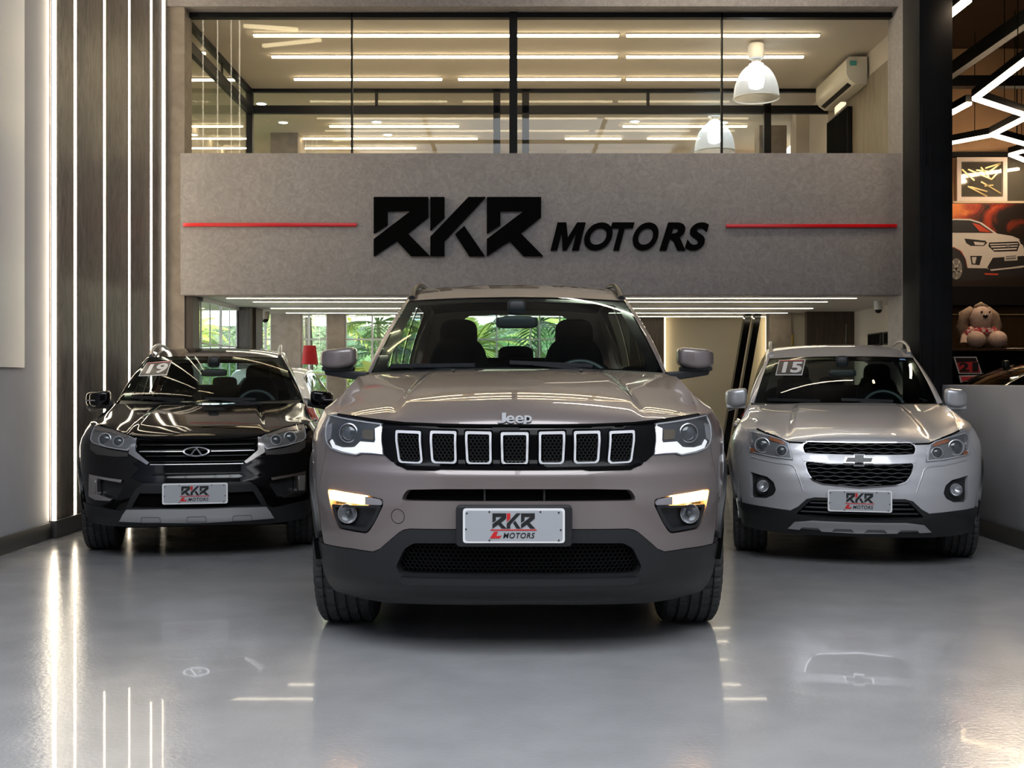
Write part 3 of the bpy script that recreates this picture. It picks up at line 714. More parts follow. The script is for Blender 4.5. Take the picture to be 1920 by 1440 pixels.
    for a0 in (aw, ar):
        bnd = arch_band(a0)
        if a0 == aw: bnd = [q for q in bnd if q[0] > a1 + .035]
        c.both('wheel_arch_trim', bnd, c.B, P.get('arch_mat', m_plastic), R, off=.012, thick=.03, step=.04)
        for sg in (1, -1):
            vv = c.axle if a0 == aw else c.raxle
            xo, xi = sg * (W * .965 - .005), sg * (W * .965 - .29 * k); am = P.get('well_low', -.02); N_ = 20; vs = []
            for i in range(N_ + 1):
                t = am + (PI - 2 * am) * i / N_; y_, z_ = vv - r * .98 * math.cos(t), zc + r * .98 * math.sin(t); vs += [(sg * (W * interp(c.wzt, z_ / c.zs) - .022), y_, z_), (xi, y_, z_)]
            vs.append((xi, vv, zc)); n_ = len(vs) - 1
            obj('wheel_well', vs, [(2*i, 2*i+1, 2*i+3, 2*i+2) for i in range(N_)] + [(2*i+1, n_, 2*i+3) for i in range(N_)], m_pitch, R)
    c.both('sill', [(aw + r * 1.0, zb + .05), (ar - r * 1.0, zb + .05), (ar - r * 1.0, zb - .06), (aw + r * 1.0, zb - .06)], c.B, m_plastic, R, off=.006, step=.08)
    # door seams and handles
    for v_ in (c.axle + .55*k, c.axle + 1.32*k, c.raxle - .25*k):
        a_ = c.av(v_); c.both('door_seam', [(a_ - .003, zb + .06), (a_ + .003, zb + .06), (a_ + .003, 1.15*zs), (a_ - .003, 1.15*zs)], c.B, m_pitch, R, off=.0015, thick=0, step=.06)
    for v_ in (c.axle + 1.17*k, c.axle + 1.95*k):
        a_ = c.av(v_); c.both('door_handle', rnd([(a_ - .09*k, .96*zs), (a_ + .09*k, .97*zs), (a_ + .09*k, 1.0*zs), (a_ - .09*k, .99*zs)], .012), c.B, paint, R, off=.03, thick=.025, step=.04)
    # rear
    c.both('rear_body', [(a2 + .004, zb - .05), (c.A, zb - .05), (c.A, belt1[1]), (c.av(L - .35) , belt1[1]), (a2 + .004, belt1[1])], c.B, paint, R, step=.07)
    c.both('tail_lamp', rnd([(a2 - .10*k, .98*zs), (c.av(L - .01), .98*zs), (c.av(L - .01), 1.12*zs), (a2 - .12*k, 1.16*zs)], .02), c.B, mat('tail_red', (.35, .01, .01), .15, coat=1), R, off=.014, step=.05)
    # --- greenhouse
    wb0, wbc, wt0, wtc = [Vector(q) for q in P['ws']]    # bottom centre, bottom corner, top centre, top corner (positive side)
    def wind(s, t):
        b = Vector((wbc.x * s, wb0.y + (wbc.y - wb0.y) * s * s, wb0.z + (wbc.z - wb0.z) * s * s))
        q = Vector((wtc.x * s, wt0.y + (wtc.y - wt0.y) * s * s, wt0.z + (wtc.z - wt0.z) * s * s))
        p = b.lerp(q, t); p.y -= .03 * 4 * t * (1 - t); p.z += .012 * 4 * t * (1 - t); return p
    c.wind = wind
    full = rnd([(-1, 0), (1, 0), (1, 1), (-1, 1)], 0)
    gl = conform('windshield', full, wind, m_wg, R, thick=0, step=.07)
    fx_ = P.get('frit', (.09, .03, .07))
    conform('windshield_border', full, wind, m_gloss, R, holes=[rnd([(-1 + fx_[0], fx_[1]), (1 - fx_[0], fx_[1]), (1 - fx_[0]*1.1, 1 - fx_[2]), (-1 + fx_[0]*1.1, 1 - fx_[2])], .09)], off=-.006, thick=0, step=.06)
    zr, zp = wtc.z, P['roof_peak']; vr_ = L - P.get('rear_in', .62)
    xr = wtc.x
    def roof(s, t):
        a = 2 * s - 1; x0 = wind(a, 1); v1 = vr_ - .06 * a * a
        wdt = xr * (1 + .03 * math.sin(PI * t) - .06 * t)
        zc_ = wt0.z + (zp - wt0.z) * math.sin(min(1, t * 1.9) * PI / 2) - max(0, t - .6) ** 2 * .45
        ze = wtc.z + (zp - .03 - wtc.z) * math.sin(min(1, t * 1.9) * PI / 2) - max(0, t - .6) ** 2 * .45
        return Vector((wdt * a, x0.y + (v1 - x0.y) * t, zc_ + (ze - zc_) * abs(a) ** 2.4))
    gridpatch('roof', roof, 40, 40, paint, R)
    gridpatch('headliner', lambda s, t: roof(s, t) + Vector((0, 0.01, -.035)), 12, 12, m_cab, R)
    # side glasshouse: polyline of roof edge and belt
    ub = lambda v: c.B(c.av(v), P['belt_z'](v))
    def edge_top(v):                                 # outer roof edge at station v
        if v <= wtc.y: return None
        t = (v - wtc.y) / (vr_ - wtc.y); p = roof(1, min(1, t)); return Vector((p.x + .035 * k, v, p.z - .035))
    vA0, vA1 = wbc.y + .01, wtc.y + .03
    pA0, pA1 = ub(vA0), edge_top(vA1)
    def side_s(v, q):                                # q 0 at belt .. 1 at roof edge
        b = ub(v); vt = max(v, vA1); tp = edge_top(min(vt, vr_ + .3)); p = b.lerp(Vector((tp.x, v, tp.z)), q); p.x += .02 * 4 * q * (1 - q) * k; return p
    def frontq(q): return vA0 + (vA1 - vA0) * q       # slanted front edge of the side glass area
    vE = L - .33; vT = vr_
    def sidem(p, q):                                 # p 0..1 along, q 0..1 up
        v0_, v1_ = frontq(q), vE + (vT - vE) * q; return side_s(v0_ + (v1_ - v0_) * p, q)
    hs = P.get('side_windows', [(.05, .40), (.43, .68), (.71, .88)])
    holes = []
    for i, (p0, p1) in enumerate(hs):
        holes.append(rnd([(p0, .06), (p1, .06), (p1, .90), (p0 + (.02 if i == 0 else 0), .90)], [.02, .02, .03, .03]))
    for sg in (1, -1):
        mm = (lambda p, q: sidem(p, q)) if sg > 0 else (lambda p, q: Vector((-sidem(p, q).x, sidem(p, q).y, sidem(p, q).z)))
        conform('window_pillars', [(0, 0), (1, 0), (1, 1), (0, 1)], mm, m_gloss if P.get('dark_pillars', True) else paint, R, holes=holes, thick=0, step=.05)
        for h in holes: conform('side_window', h, mm, m_wgd if P.get('dark_rear', True) else m_wg, R, off=-.004, thick=0, step=.08)
        # A pillar and roof rail band in body paint
        N = 14
        inn = [wind(1, i / N) for i in range(N + 1)] + [roof(1, i / 20) for i in range(1, 21)]
        out = [side_s(vA0 + (vA1 - vA0) * i / N, i / N) for i in range(N + 1)]
        out += [edge_top(max(vA1 + .001, min(vr_, wtc.y + (vr_ - wtc.y) * i / 20))) for i in range(1, 21)]
        inn = [Vector((p.x * sg, p.y, p.z)) for p in inn]; out = [Vector((p.x * sg, p.y, p.z)) for p in out]
        strip('pillar_and_roof_edge', inn, out, paint, R, bulge=.012, rows=4, bdir=Vector((.5 * sg, -.5, .5)))
        # hood to pillar filler at the cowl
        # roof rail
        if P.get('rails', True):
            rl = P.get('rail_t', (.10, .85)); pts = []
            for i in range(17):
                t = rl[0] + (rl[1] - rl[0]) * i / 16; q = roof(1 - .012, t); h = P.get('rail_h', .045) * min(1, math.sin(PI * i / 16) * 4)
                pts.append(Vector((q.x * sg, q.y, q.z + h + .004)))
            MB().tube(pts, [.016 * k if 0 < i < 16 else .02 * k for i in range(17)], 10).build('roof_rail', P.get('rail_mat', m_plastic), R, True, 60)
    # rear hatch with glass
    def rear(s, t):
        a = 2 * s - 1; top_ = roof(s, 1); bz = belt1[1]; bot = Vector((a * W * .80, L - .06 - .05 * a * a, bz)); p = bot.lerp(top_, t); p.y += .05 * 4 * t * (1-t) * .5; return p
    hole = rnd([(.14, .12), (.86, .12), (.80, .86), (.20, .86)], .06)
    def rearm(p, q): return rear(1 - p, q)
    conform('tailgate', [(0, 0), (1, 0), (1, 1), (0, 1)], rearm, paint, R, holes=[hole], thick=0, step=.06)
    conform('rear_window', hole, rearm, m_wg, R, off=-.005, thick=0, step=.1)
    # seal between the tailgate corners and the flank top
    for sg in (1, -1):
        A_ = [Vector((rear(1, i/6).x * sg, rear(1, i/6).y, rear(1, i/6).z)) for i in range(7)]
        B_ = [Vector((sidem(1, i/6).x * sg, sidem(1, i/6).y, sidem(1, i/6).z)) for i in range(7)]
        strip('rear_pillar', A_, B_, paint, R, bulge=.02, rows=3, bdir=Vector((sg, .5, 0)))
    # --- cabin
    zz = P.get('cab', 1.0) * zs; vc = cow.y
    MB().box(-W*.86, W*.86, vc + .08, L - .5, .24*zz, .30*zz).build('cabin_floor', m_cab, R)
    for sg in (1, -1):
        MB().add([(sg*W*.84, vc + .25, .3*zz), (sg*W*.84, L - .45, .3*zz), (sg*W*.80, L - .45, 1.17*zz), (sg*W*.80, vc + .35, 1.15*zz)], [(0, 1, 2, 3)]).build('door_card', m_cab, R)
    MB().box(-W*.80, W*.80, vc + .05, vc + .12, .3*zz, cow.z - .10).build('firewall', m_cab, R)
    d = MB(); d.ball((0, vc + .45*k, 1.03*zz), (W*.80, .33*k, .12*zz), 40, 12, .45); d.build('dashboard', m_cab, R, True, 60)
    kk = P.get('kseat', k); sv = P['seat_v']; sh = P['seat_top']
    for su in (-.38*kk, .38*kk):
        s_ = empty('front_seat', (su, sv, 0)); s_.parent = R
        MB().ball((0, .02, sh - .44*kk), (.20*kk, .08*kk, .34*kk), 24, 14, .6).build('backrest', m_cab, s_, True, 60)
        MB().ball((0, -.22*kk, sh - .74*kk), (.25*kk, .28*kk, .09*kk), 20, 10, .5).build('seat_cushion', m_cab, s_, True, 60)
        MB().ball((0, .04, sh - .09*kk), (.125*kk, .05*kk, .11*kk), 20, 12, .6).build('headrest', m_cab, s_, True, 60)
        MB().tube([(-.05*kk, .04, sh - .3*kk), (-.05*kk, .04, sh - .08*kk)], .006).tube([(.05*kk, .04, sh - .3*kk), (.05*kk, .04, sh - .08*kk)], .006).build('headrest_post', m_satin, s_)
    rs = empty('rear_seat', (0, sv + .85*k, 0)); rs.parent = R
    rt = P.get('rear_top', sh - .26*kk)
    MB().ball((0, 0, rt - .32*kk), (W*.74, .09*k, .34*kk), 40, 12, .35).build('backrest', m_cab, rs, True, 60)
    for su in (-.42*kk, 0, .42*kk): MB().ball((su, .03, rt + .03*kk), (.13*kk, .045*kk, .075*kk), 18, 10, .55).build('headrest', m_cab, rs, True, 60)
    sw = empty('steering_wheel', (.38*kk, P.get('wheel_v', vc + .72*k), P.get('wheel_z', 1.06*zz))); sw.parent = R; sw.rotation_euler = (math.radians(-25), 0, 0)
    rr = .185*kk
    MB().tube([(rr*math.cos(t*PI/20), 0, rr*math.sin(t*PI/20)) for t in range(40)], .014, 8, True).build('rim', mat('wheel_leather', (.05, .055, .055), .4), sw, True, 80)
    MB().ball((0, .01, 0), (.07, .03, .055), 16, 8, .7).bar((-rr, 0, 0), (rr, 0, 0), .03, .015).bar((0, 0, 0), (0, 0, -rr), .03, .015).build('hub', m_plastic, sw, True, 60)
    mv = wind(0, .66); mr = empty('rear_view_mirror', (P.get('rvm_x', .0), mv.y + .13, mv.z + .0)); mr.parent = R
    MB().ball((0, 0, -.02), (.12*k, .022, .035*k), 24, 10, .45).build('casing', m_plastic, mr, True, 60)
    MB().ball((0, .0, .065), (.055*k, .03, .045), 16, 8, .5).build('sensor_housing', m_plastic, mr, True, 60)
    # wheels
    uw = P.get('wheel_u', W * .955 - .115 * k)
    for v_ in (c.axle, c.raxle):
        for sg in (1, -1): wheel(c, sg * uw, v_, sg)
    MB().box(-W*.72, W*.72, .62 * k, L - .3, .20*zs, .27*zs).build('underbody', m_pitch, R)
    # wipers
    if P.get('wipers', True):
        for (s0, s1, t1) in P.get('wiper_s', ((-.86, -.28, .015), (-.05, .50, .015))):
            a, b = wind(s0, .045), wind(s1, .02); up = Vector((0, -.02, .012))
            w_ = empty('wiper', tuple(a + up)); w_.parent = R
            MB().bar((0, 0, 0), b - a, .012, .02).build('blade', m_plastic, w_); MB().bar((.12, -.012, -.01), b - a + Vector((.05, -.05, -.03)), .02, .012).build('arm', m_plastic, w_)

def door_mirror(c, root, ctr, w, h, d, paint, sg, base, split=0, low=None):
    e = empty('door_mirror', tuple(ctr)); e.parent = root
    b = MB(); b.ball((0, 0, 0), (w/2, d/2, h/2), 40, 20, .42)
    # outer end swept backward, lower outside corner rounded
    v2 = []
    for x, y, z in b.v:
        t = (x * sg) / (w/2); y += .05 * max(0, t) ** 2 * d / .15; z *= 1 - .18 * max(0, t) ** 2; z += .012 * max(0, -t); v2.append((x, y, z))
    b.v = v2; b.build('mirror_cover', paint, e, True, 80)
    MB().box(-w/2*.8, w/2*.8, d/2*.93, d/2*.98, -h/2*.7, h/2*.7).build('mirror_glass', m_chrome, e)
    q = Vector(base) - Vector(ctr)
    m = MB(); m.add([(w/2*.82*sg, .0, -h/2 - .001), (w/2*.82*sg, .05, -h/2 - .001), (q.x, q.y + .05, q.z + .035), (q.x, q.y - .04, q.z + .035), (w/2*.7*sg, .0, -h/2 - .035), (w/2*.7*sg, .05, -h/2 - .035), (q.x, q.y + .05, q.z - .02), (q.x, q.y - .04, q.z - .02)],
                    [(0,1,2,3), (7,6,5,4), (0,3,7,4), (1,5,6,2), (0,4,5,1), (3,2,6,7)])
    m.box(-w/2*.86, w/2*.86, -.03, .05, -h/2 - .012, -h/2 + .012); m.build('mirror_foot', low or m_plastic, e, bevel=.006)
    return e

def plate(c, root, p0, pw, ph, yaw_fix=0):
    """number plate with shop lettering; p0 local centre of its back"""
    e = empty('licence_plate', tuple(p0)); e.parent = root
    rr = rnd([(-pw/2, -ph/2), (pw/2, -ph/2), (pw/2, ph/2), (-pw/2, ph/2)], ph * .1); MB().prism(rr, -.006, 0).build('plate_rim', m_plwhite, e)
    rr = rnd([(-pw/2+.009, -ph/2+.009), (pw/2-.009, -ph/2+.009), (pw/2-.009, ph/2-.009), (-pw/2+.009, ph/2-.009)], ph * .08); MB().prism(rr, -.0075, -.004).build('plate_face', m_plate, e)
    bk, rd = mat('ink_black', (.006, .006, .007), .5), mat('ink_red', (.55, .01, .012), .5)
    x0, x1, z0, z1 = -.21*pw, .21*pw, -.08*ph, .36*ph
    mb = MB()
    for p in (LR, LKb, LKc, LR2): mb.prism(glyph(p, x0, x1, z0, z1), -.0095, -.0075)
    text_mb(mb, 'MOTORS', -.105*pw, .205*pw, -.36*ph, -.20*ph, -.0095, -.0075, bold=.012, shear=.22, space=1.1)
    mb.build('lettering', bk, e)
    mb = MB(); mb.prism(glyph(LKa, x0, x1, z0, z1), -.0095, -.0075); mb.prism([(-.225*pw, -.135*ph), (.22*pw, -.135*ph), (.225*pw, -.105*ph), (-.23*pw, -.105*ph)], -.0095, -.0075)
    mb.prism([(-.235*pw, -.36*ph), (-.195*pw, -.17*ph), (-.155*pw, -.17*ph), (-.175*pw, -.30*ph), (-.12*pw, -.28*ph), (-.14*pw, -.36*ph)], -.0095, -.0075)
    mb.build('red_mark', rd, e)
    mb = MB()
    for x, z in ((-.46, .36), (-.24, .40), (.26, .40), (.44, .38), (-.47, -.1), (.46, -.12), (-.24, -.42), (.44, -.42)): mb.prism(circ((x*pw, z*ph), .0035, 10), -.0095, -.0075)
    mb.build('rivets', bk, e)
    return e

def conf_text(c, name, body, p0, p1, q0, q1, m, mt, parent, off=.004, **k):
    vs, fs = fit_text(body, p0, p1, q0, q1, **k)
    return obj(name, [Vector(m(*v)) + mnorm(m, *v) * off for v in vs], fs, mt, parent)
def surf_tube(c, name, pts, m, mt, parent, r=.004, off=.004, closed=False, n=8):
    P_ = dens(pts, .02, closed); return MB().tube([Vector(m(*v)) + mnorm(m, *v) * off for v in P_], r, n, closed).build(name, mt, parent, True, 70)
def scaled(o, d):
    cx_, cz_ = sum(p[0] for p in o)/len(o), sum(p[1] for p in o)/len(o); hw = max(abs(p[0]-cx_) for p in o); hh = max(abs(p[1]-cz_) for p in o)
    return [(cx_ + (x-cx_)*(1+d/hw), cz_ + (z-cz_)*(1+d/hh)) for x, z in o]
def sticker(c, txt, pxs, parent):
    """year sticker on the windscreen, pxs = corners tl, tr, br, bl"""
    q = [c.inv(c.wind, x, y, g) for (x, y), g in zip(pxs, [(-.8, .8)] * 4)]
    def m(a, b):
        t = [(q[3][i]*(1-a)+q[2][i]*a)*(1-b) + (q[0][i]*(1-a)+q[1][i]*a)*b for i in (0, 1)]; return c.wind(*t)
    o3 = m(.5, .5); e = empty('year_sticker', tuple(o3)); e.parent = parent; mm = lambda a, b: m(a, b) - o3
    conform('backing', [(0, 0), (1, 0), (1, 1), (0, 1)], mm, mat('sticker_black', (.012, .012, .02), .3), e, off=.005, thick=0, step=.2)
    conform('white_edge', [(-.03, -.05), (1.03, -.05), (1.03, 1.05), (-.03, 1.05)], mm, mat('sticker_white', (.62, .64, .68), .3), e, off=.004, thick=0, step=.2)
    conf_text(c, 'numerals', txt, .2, .96, .1, .86, mm, mat('sticker_white', (.62, .64, .68), .3), e, off=.007, bold=.035)
    conform('red_line', [(.0, .93), (1, .93), (1, 1), (0, 1)], mm, mat('sticker_red', (.4, .03, .05), .3), e, off=.007, thick=0, step=.2)
# ================================================================ centre car
def paintm(name, base, metal=.35, rough=.32, flake=0):
    m = mat(name, base, rough, metal, coat=1, coat_rough=.02); return m
m_taupe_paint = paintm('taupe_car_paint', (.190, .158, .150), .35, .38)
m_black_paint = mat('black_car_paint', (.0015, .0015, .002), .06, spec=.45)
m_silver_paint = paintm('silver_car_paint', (.55, .55, .575), .5, .33)
m_white_paint = paintm('white_car_paint', (.65, .65, .66), 0, .3)
m_lens = glass('lamp_lens', (.93, .95, .96), 1.5)
m_lampdark = mat('lamp_housing', (.055, .058, .062), .3, .2)
m_lampchrome = mat('lamp_reflector', (.68, .68, .70), .2, .45)
m_drl = mat('light_guide', (.80, .80, .82), .2, coat=1, emit=(1, 1, 1), es=.25)
def mesh_mat(name, sc_):
    m = mat(name, (.01, .01, .011), .45)
    n, l = nt(m); b = n['Principled BSDF']; tc = n.new('ShaderNodeTexCoord'); v = n.new('ShaderNodeTexVoronoi'); v.inputs['Scale'].default_value = sc_
    v.inputs['Randomness'].default_value = .15; bp = n.new('ShaderNodeBump'); bp.inputs['Distance'].default_value = .01; bp.inputs['Strength'].default_value = .8
    l.new(tc.outputs['Object'], v.inputs['Vector']); l.new(v.outputs['Distance'], bp.inputs['Height']); l.new(bp.outputs[0], b.inputs['Normal']); return m
m_mesh = mesh_mat('honeycomb_plastic', 60)
def honey(name, outline, m, mt, parent, cell=.016, bar=.0035, off=0, stx=1.3):
    """honeycomb lattice of short bars clipped to an outline in surface coordinates"""
    mb = MB(); xs = [p[0] for p in outline]; ys = [p[1] for p in outline]
    P = []
    dx, dy = cell * stx, cell
    j = 0; y = min(ys)
    while y < max(ys):
        x = min(xs) + (dx / 2 if j % 2 else 0)
        while x < max(xs):
            P.append((x, y)); x += dx
        y += dy; j += 1
    if not P: return
    ok = inpoly(np.array(P), outline)
    for (x, y), k in zip(P, ok):
        if not k: continue
        q = [(x + dx * .46 * cx_, y + dy * .62 * cy_) for cx_, cy_ in ((0, 1), (1, .4), (1, -.4), (0, -1))]
        w = [Vector(m(*t)) + mnorm(m, *t) * off for t in q]
        for a, b in zip(w, w[1:]): mb.bar(a, b, bar, bar * 1.2, up=(0, 1, 0))
    mb.build(name, mt, parent)

J = Car('taupe_suv', .006 * 4.66, 4.66, 0, .955, .8, 4.55, 1.0, 'taupe compact SUV with seven chrome ringed grille slots and lit amber signals, in front',
        v0=[(.22, .16), (.27, .09), (.31, .03), (.40, .012), (.5, 0), (.66, 0), (.72, .006), (.782, .008), (.806, .034), (.88, .047), (.95, .06), (1.0, .10), (1.1, .2)])
def Lc(pts): return pts
def lp(c, pts, **k): return [(abs(a), z) for a, z in c.px(pts, **k)]
front_top = lp(J, [(966, 797), (900, 797), (832, 796), (759, 793), (700, 786), (662, 779.5), (636, 776)])
front_top[0] = (0, front_top[0][1])
a_c = front_top[-1][0]
def edge3(c, first, pts):
    o = [c.B(*first)]
    for x, y, v in pts: q = c.pix(x, y, v); o.append(Vector((abs(q.x), q.y, q.z)))
    return [tuple(q) for q in o]
hs_ = edge3(J, front_top[-1], [(638, 762, .55), (642, 748, .80), (651, 730, 1.05), (662, 716, 1.25), (672, 706, 1.42)])
seam_a = J.au(.87)
def jb(v): return 1.185 + .02 * (v - 1.5)
ws = (Vector((0, 1.40, J.pix(966, 691, 1.40).z)), J.pix(1244, 700, 1.64), J.pix(966, 557, 2.02), J.pix(1171, 564, 2.18))
ws[0].x = 0; ws[2].x = 0
print('J ws', ws, 'W', J.W)
PJ = dict(front_top=front_top, hood_side=hs_, cowl=J.pix(966, 693, 1.36) * 1, seam_a=seam_a,
          seam=[(seam_a + .03, .58), (seam_a, .70), (a_c + .035, .84), (a_c + .012, front_top[-1][1] - .02), front_top[-1]], cowl_belt=(J.av(1.66), jb(1.66)), belt_z=jb,
          belt_rear=(J.av(4.2), jb(4.2)), ws=[tuple(q) for q in ws], roof_peak=1.785, seat_v=2.85, seat_top=1.535, wheel_v=2.15, wheel_z=1.10, rear_top=1.30, rail_t=(.03, .9), rail_h=.022, wheel_u=.80, hood_prof=.55, dome=.02)
PJ['cowl'].x = 0
build_body(J, m_taupe_paint, PJ)
R = J.root
# bumper skin: from the hood edge down to the cladding, with real openings
low = lp(J, [(966, 991), (768, 991), (757, 993), (748, 998), (728, 1015), (712, 1029), (699, 1034), (660, 1028), (609, 1019)]); low[0] = (0, low[0][1])
slot = J.sym([(0, J.px([(966, 917)])[0][1])] + rndo(lp(J, [(900,917),(830,917),(764, 918), (756, 928), (753, 938),(765,939),(860,940)]), .012) + [(0, J.px([(966, 940)])[0][1])])
pocket = rnd(lp(J, [(614, 916), (690, 929), (718, 936), (719, 947), (703, 980), (689, 1001), (634, 991), (624, 968)]), .02)
outer = [(seam_a, low[-1][1]), (seam_a + .028, .60), (seam_a - .004, .70), (a_c + .031, .84), (a_c + .008, front_top[-1][1] - .02)]
grille_half = lp(J, [(966, 799), (860, 799), (780, 797), (719, 794), (721, 853), (731, 862), (745, 874), (762, 879), (966, 882)])
grille_half[0] = (0, grille_half[0][1]); grille_half[-1] = (0, grille_half[-1][1])
ftin = [(a, z - .004) for a, z in front_top]
half = [low[0]] + [q for q in low[1:]] + outer + ftin[::-1]
lampo = lp(J, [(718, 795), (721, 854), (700, 852), (680, 851), (670, 855), (642, 850), (623, 842), (615, 832), (612, 810), (616, 790), (622, 777), (637, 781), (675, 789)])
bumper = J.sym([low[0]] + low[1:] + outer + ftin[::-1][:-1] + [(0, ftin[0][1])])
gsh = J.sym([(a, z) for a, z in [(0, grille_half[0][1] - .012)] + [(q[0] - (.012 if 2 < i < 5 else 0), q[1] + (-.01 if i < 4 else .012)) for i, q in enumerate(grille_half)][1:-1] + [(0, grille_half[-1][1] + .012)]])
conform('front_bumper', bumper, J.B, m_taupe_paint, R, holes=[slot, pocket, [(-a, z) for a, z in pocket], gsh], thick=.05, step=.03)
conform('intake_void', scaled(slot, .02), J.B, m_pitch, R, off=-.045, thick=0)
for px_ in (908, 1021):
    q = J.px([(px_, 917), (px_, 940)]); conform('intake_rib', [(q[0][0]-.004, q[1][1]), (q[0][0]+.004, q[1][1]), (q[0][0]+.004, q[0][1]), (q[0][0]-.004, q[0][1])], J.B, m_plastic, R, off=-.02, thick=.02)
m_gblack = mat('grille_black', (.002, .002, .0025), .14, spec=.12)
conform('grille_surround', J.sym(grille_half), J.B, m_gblack, R, off=.004, thick=.02, step=.03,
        holes=[])
slots = [[(744,807),(791,809),(794,866),(789,870),(753,868),(749,864)], [(808,808),(857,809),(857,866),(853,870),(815,869),(810,865)], [(873,809),(922,810),(922,867),(918,871),(880,871),(875,867)], [(939,811),(991,811),(990,868),(986,872),(945,872),(940,868)]]
slots += [[(1932 - x + (0), y) for x, y in s][::-1] for s in slots[:3][::-1]]
for s_ in slots:
    o = J.px(s_); o2 = rnd(o, .009)
    cxm = sum(p[0] for p in o) / len(o); czm = sum(p[1] for p in o) / len(o)
    hw = (max(p[0] for p in o) - min(p[0] for p in o)) / 2; hh = (max(p[1] for p in o) - min(p[1] for p in o)) / 2
    inn = [(cxm + (x - cxm) * (1 - .0095 / hw), czm + (z - czm) * (1 - .0095 / hh)) for x, z in o2]
    big = [(cxm + (x - cxm) * (1 + .006 / hw), czm + (z - czm) * (1 + .006 / hh)) for x, z in o2]
    g = empty('grille_slot', tuple(J.B(cxm, czm))); g.parent = R; off3 = g.location.copy()
    mm = lambda p, q, o_=off3: J.B(p, q) - o_
    conform('slot_bezel', big, mm, m_gblack, g, holes=[o2], off=.010, thick=.008, step=.02)
    conform('chrome_ring', o2, mm, mat('ring_chrome', (.80, .80, .82), .28, .55), g, holes=[inn], off=.014, thick=.02, step=.02)
    conform('slot_back', inn, mm, m_pitch, g, off=.005, thick=0, step=.03)
    honey('slot_mesh', inn, mm, mat('slot_black', (.005, .005, .0055), .5, spec=.25), g, cell=.0125, bar=.003, off=.008)
# hood lettering
e0 = J.hood(.5, .055); nrm_tilt = 0
bd = empty('hood_lettering', (0, e0.y - .004, 0)); bd.parent = R
q0, q1 = J.pix(932, 797, e0.y), J.pix(997, 776, e0.y)
MBt = MB()
for ch, a, b, z0_, z1_ in (('J', 933, 949, 795, 776), ('e', 949, 965, 795, 781), ('e', 966, 982, 795, 781), ('p', 983, 997, 799, 781)):
    p0, p1 = J.pix(a, z0_ - 2, e0.y), J.pix(b, z1_ - 2, e0.y); text_mb(MBt, ch, p0.x, p1.x, p0.z, p1.z, -.016, .03, bold=.02)
MBt.build('letters', mat('badge_silver', (.62, .62, .64), .35, .3), bd)
for px_ in (855, 1083): 
    q = J.pix(px_, 703, 1.2); s_ = .5 + .5 * q.x / .83; hpt = J.hood(s_, .86)
    MB().ball((hpt.x, hpt.y, hpt.z + .004), (.012, .016, .009), 10, 6).build('washer_nozzle', m_plastic, R, True)
# lower cladding with grille
co = [(seam_a + .12, .40), (seam_a + .08, .33), (seam_a + .03, .26), (seam_a - .04, .225), (J.au(.72), .212), (J.au(.6), .204), (J.au(.3), .207), (0, .21)]
lowup = [(a, z - .003) for a, z in low]
cl_half = [(0, lowup[0][1])] + lowup[1:] + [(seam_a + .13, lowup[-1][1] + .005)] + co[:-1] + [(0, co[-1][1])]
mouth = J.sym([(0, J.px([(966, 1018)])[0][1])] + rndo(lp(J, [(880,1018),(777, 1018), (759, 1028), (743, 1062), (750, 1076),(770,1079),(880,1081)]), .012) + [(0, J.px([(966, 1081)])[0][1])])
conform('lower_cladding', J.sym(cl_half), J.B, m_plastic, R, holes=[mouth], off=.004, thick=.05, step=.03)
conform('mouth_back', [(a * 1.01, z) for a, z in mouth], J.B, m_pitch, R, off=-.05, thick=0, step=.05)
honey('lower_grille', mouth, J.B, mat('mesh_black', (.004, .004, .0045), .6, spec=.15), R, cell=.016, bar=.003, off=-.03)
tr = J.sym([(0, J.px([(966, 1098)])[0][1] + .012)] + lp(J, [(760, 1094), (749, 1084), (749, 1078)])[::1] + [(0, J.px([(966, 1081)])[0][1] + .004)])
chin = J.sym([(0, J.px([(966, 1084)])[0][1])] + rndo(lp(J, [(860, 1083.5), (752, 1081), (750, 1088), (762, 1094), (860, 1096)]), .01) + [(0, J.px([(966, 1097)])[0][1])])
conform('chin_ledge', chin, J.B, m_plastic, R, off=.018, thick=.02, step=.03)
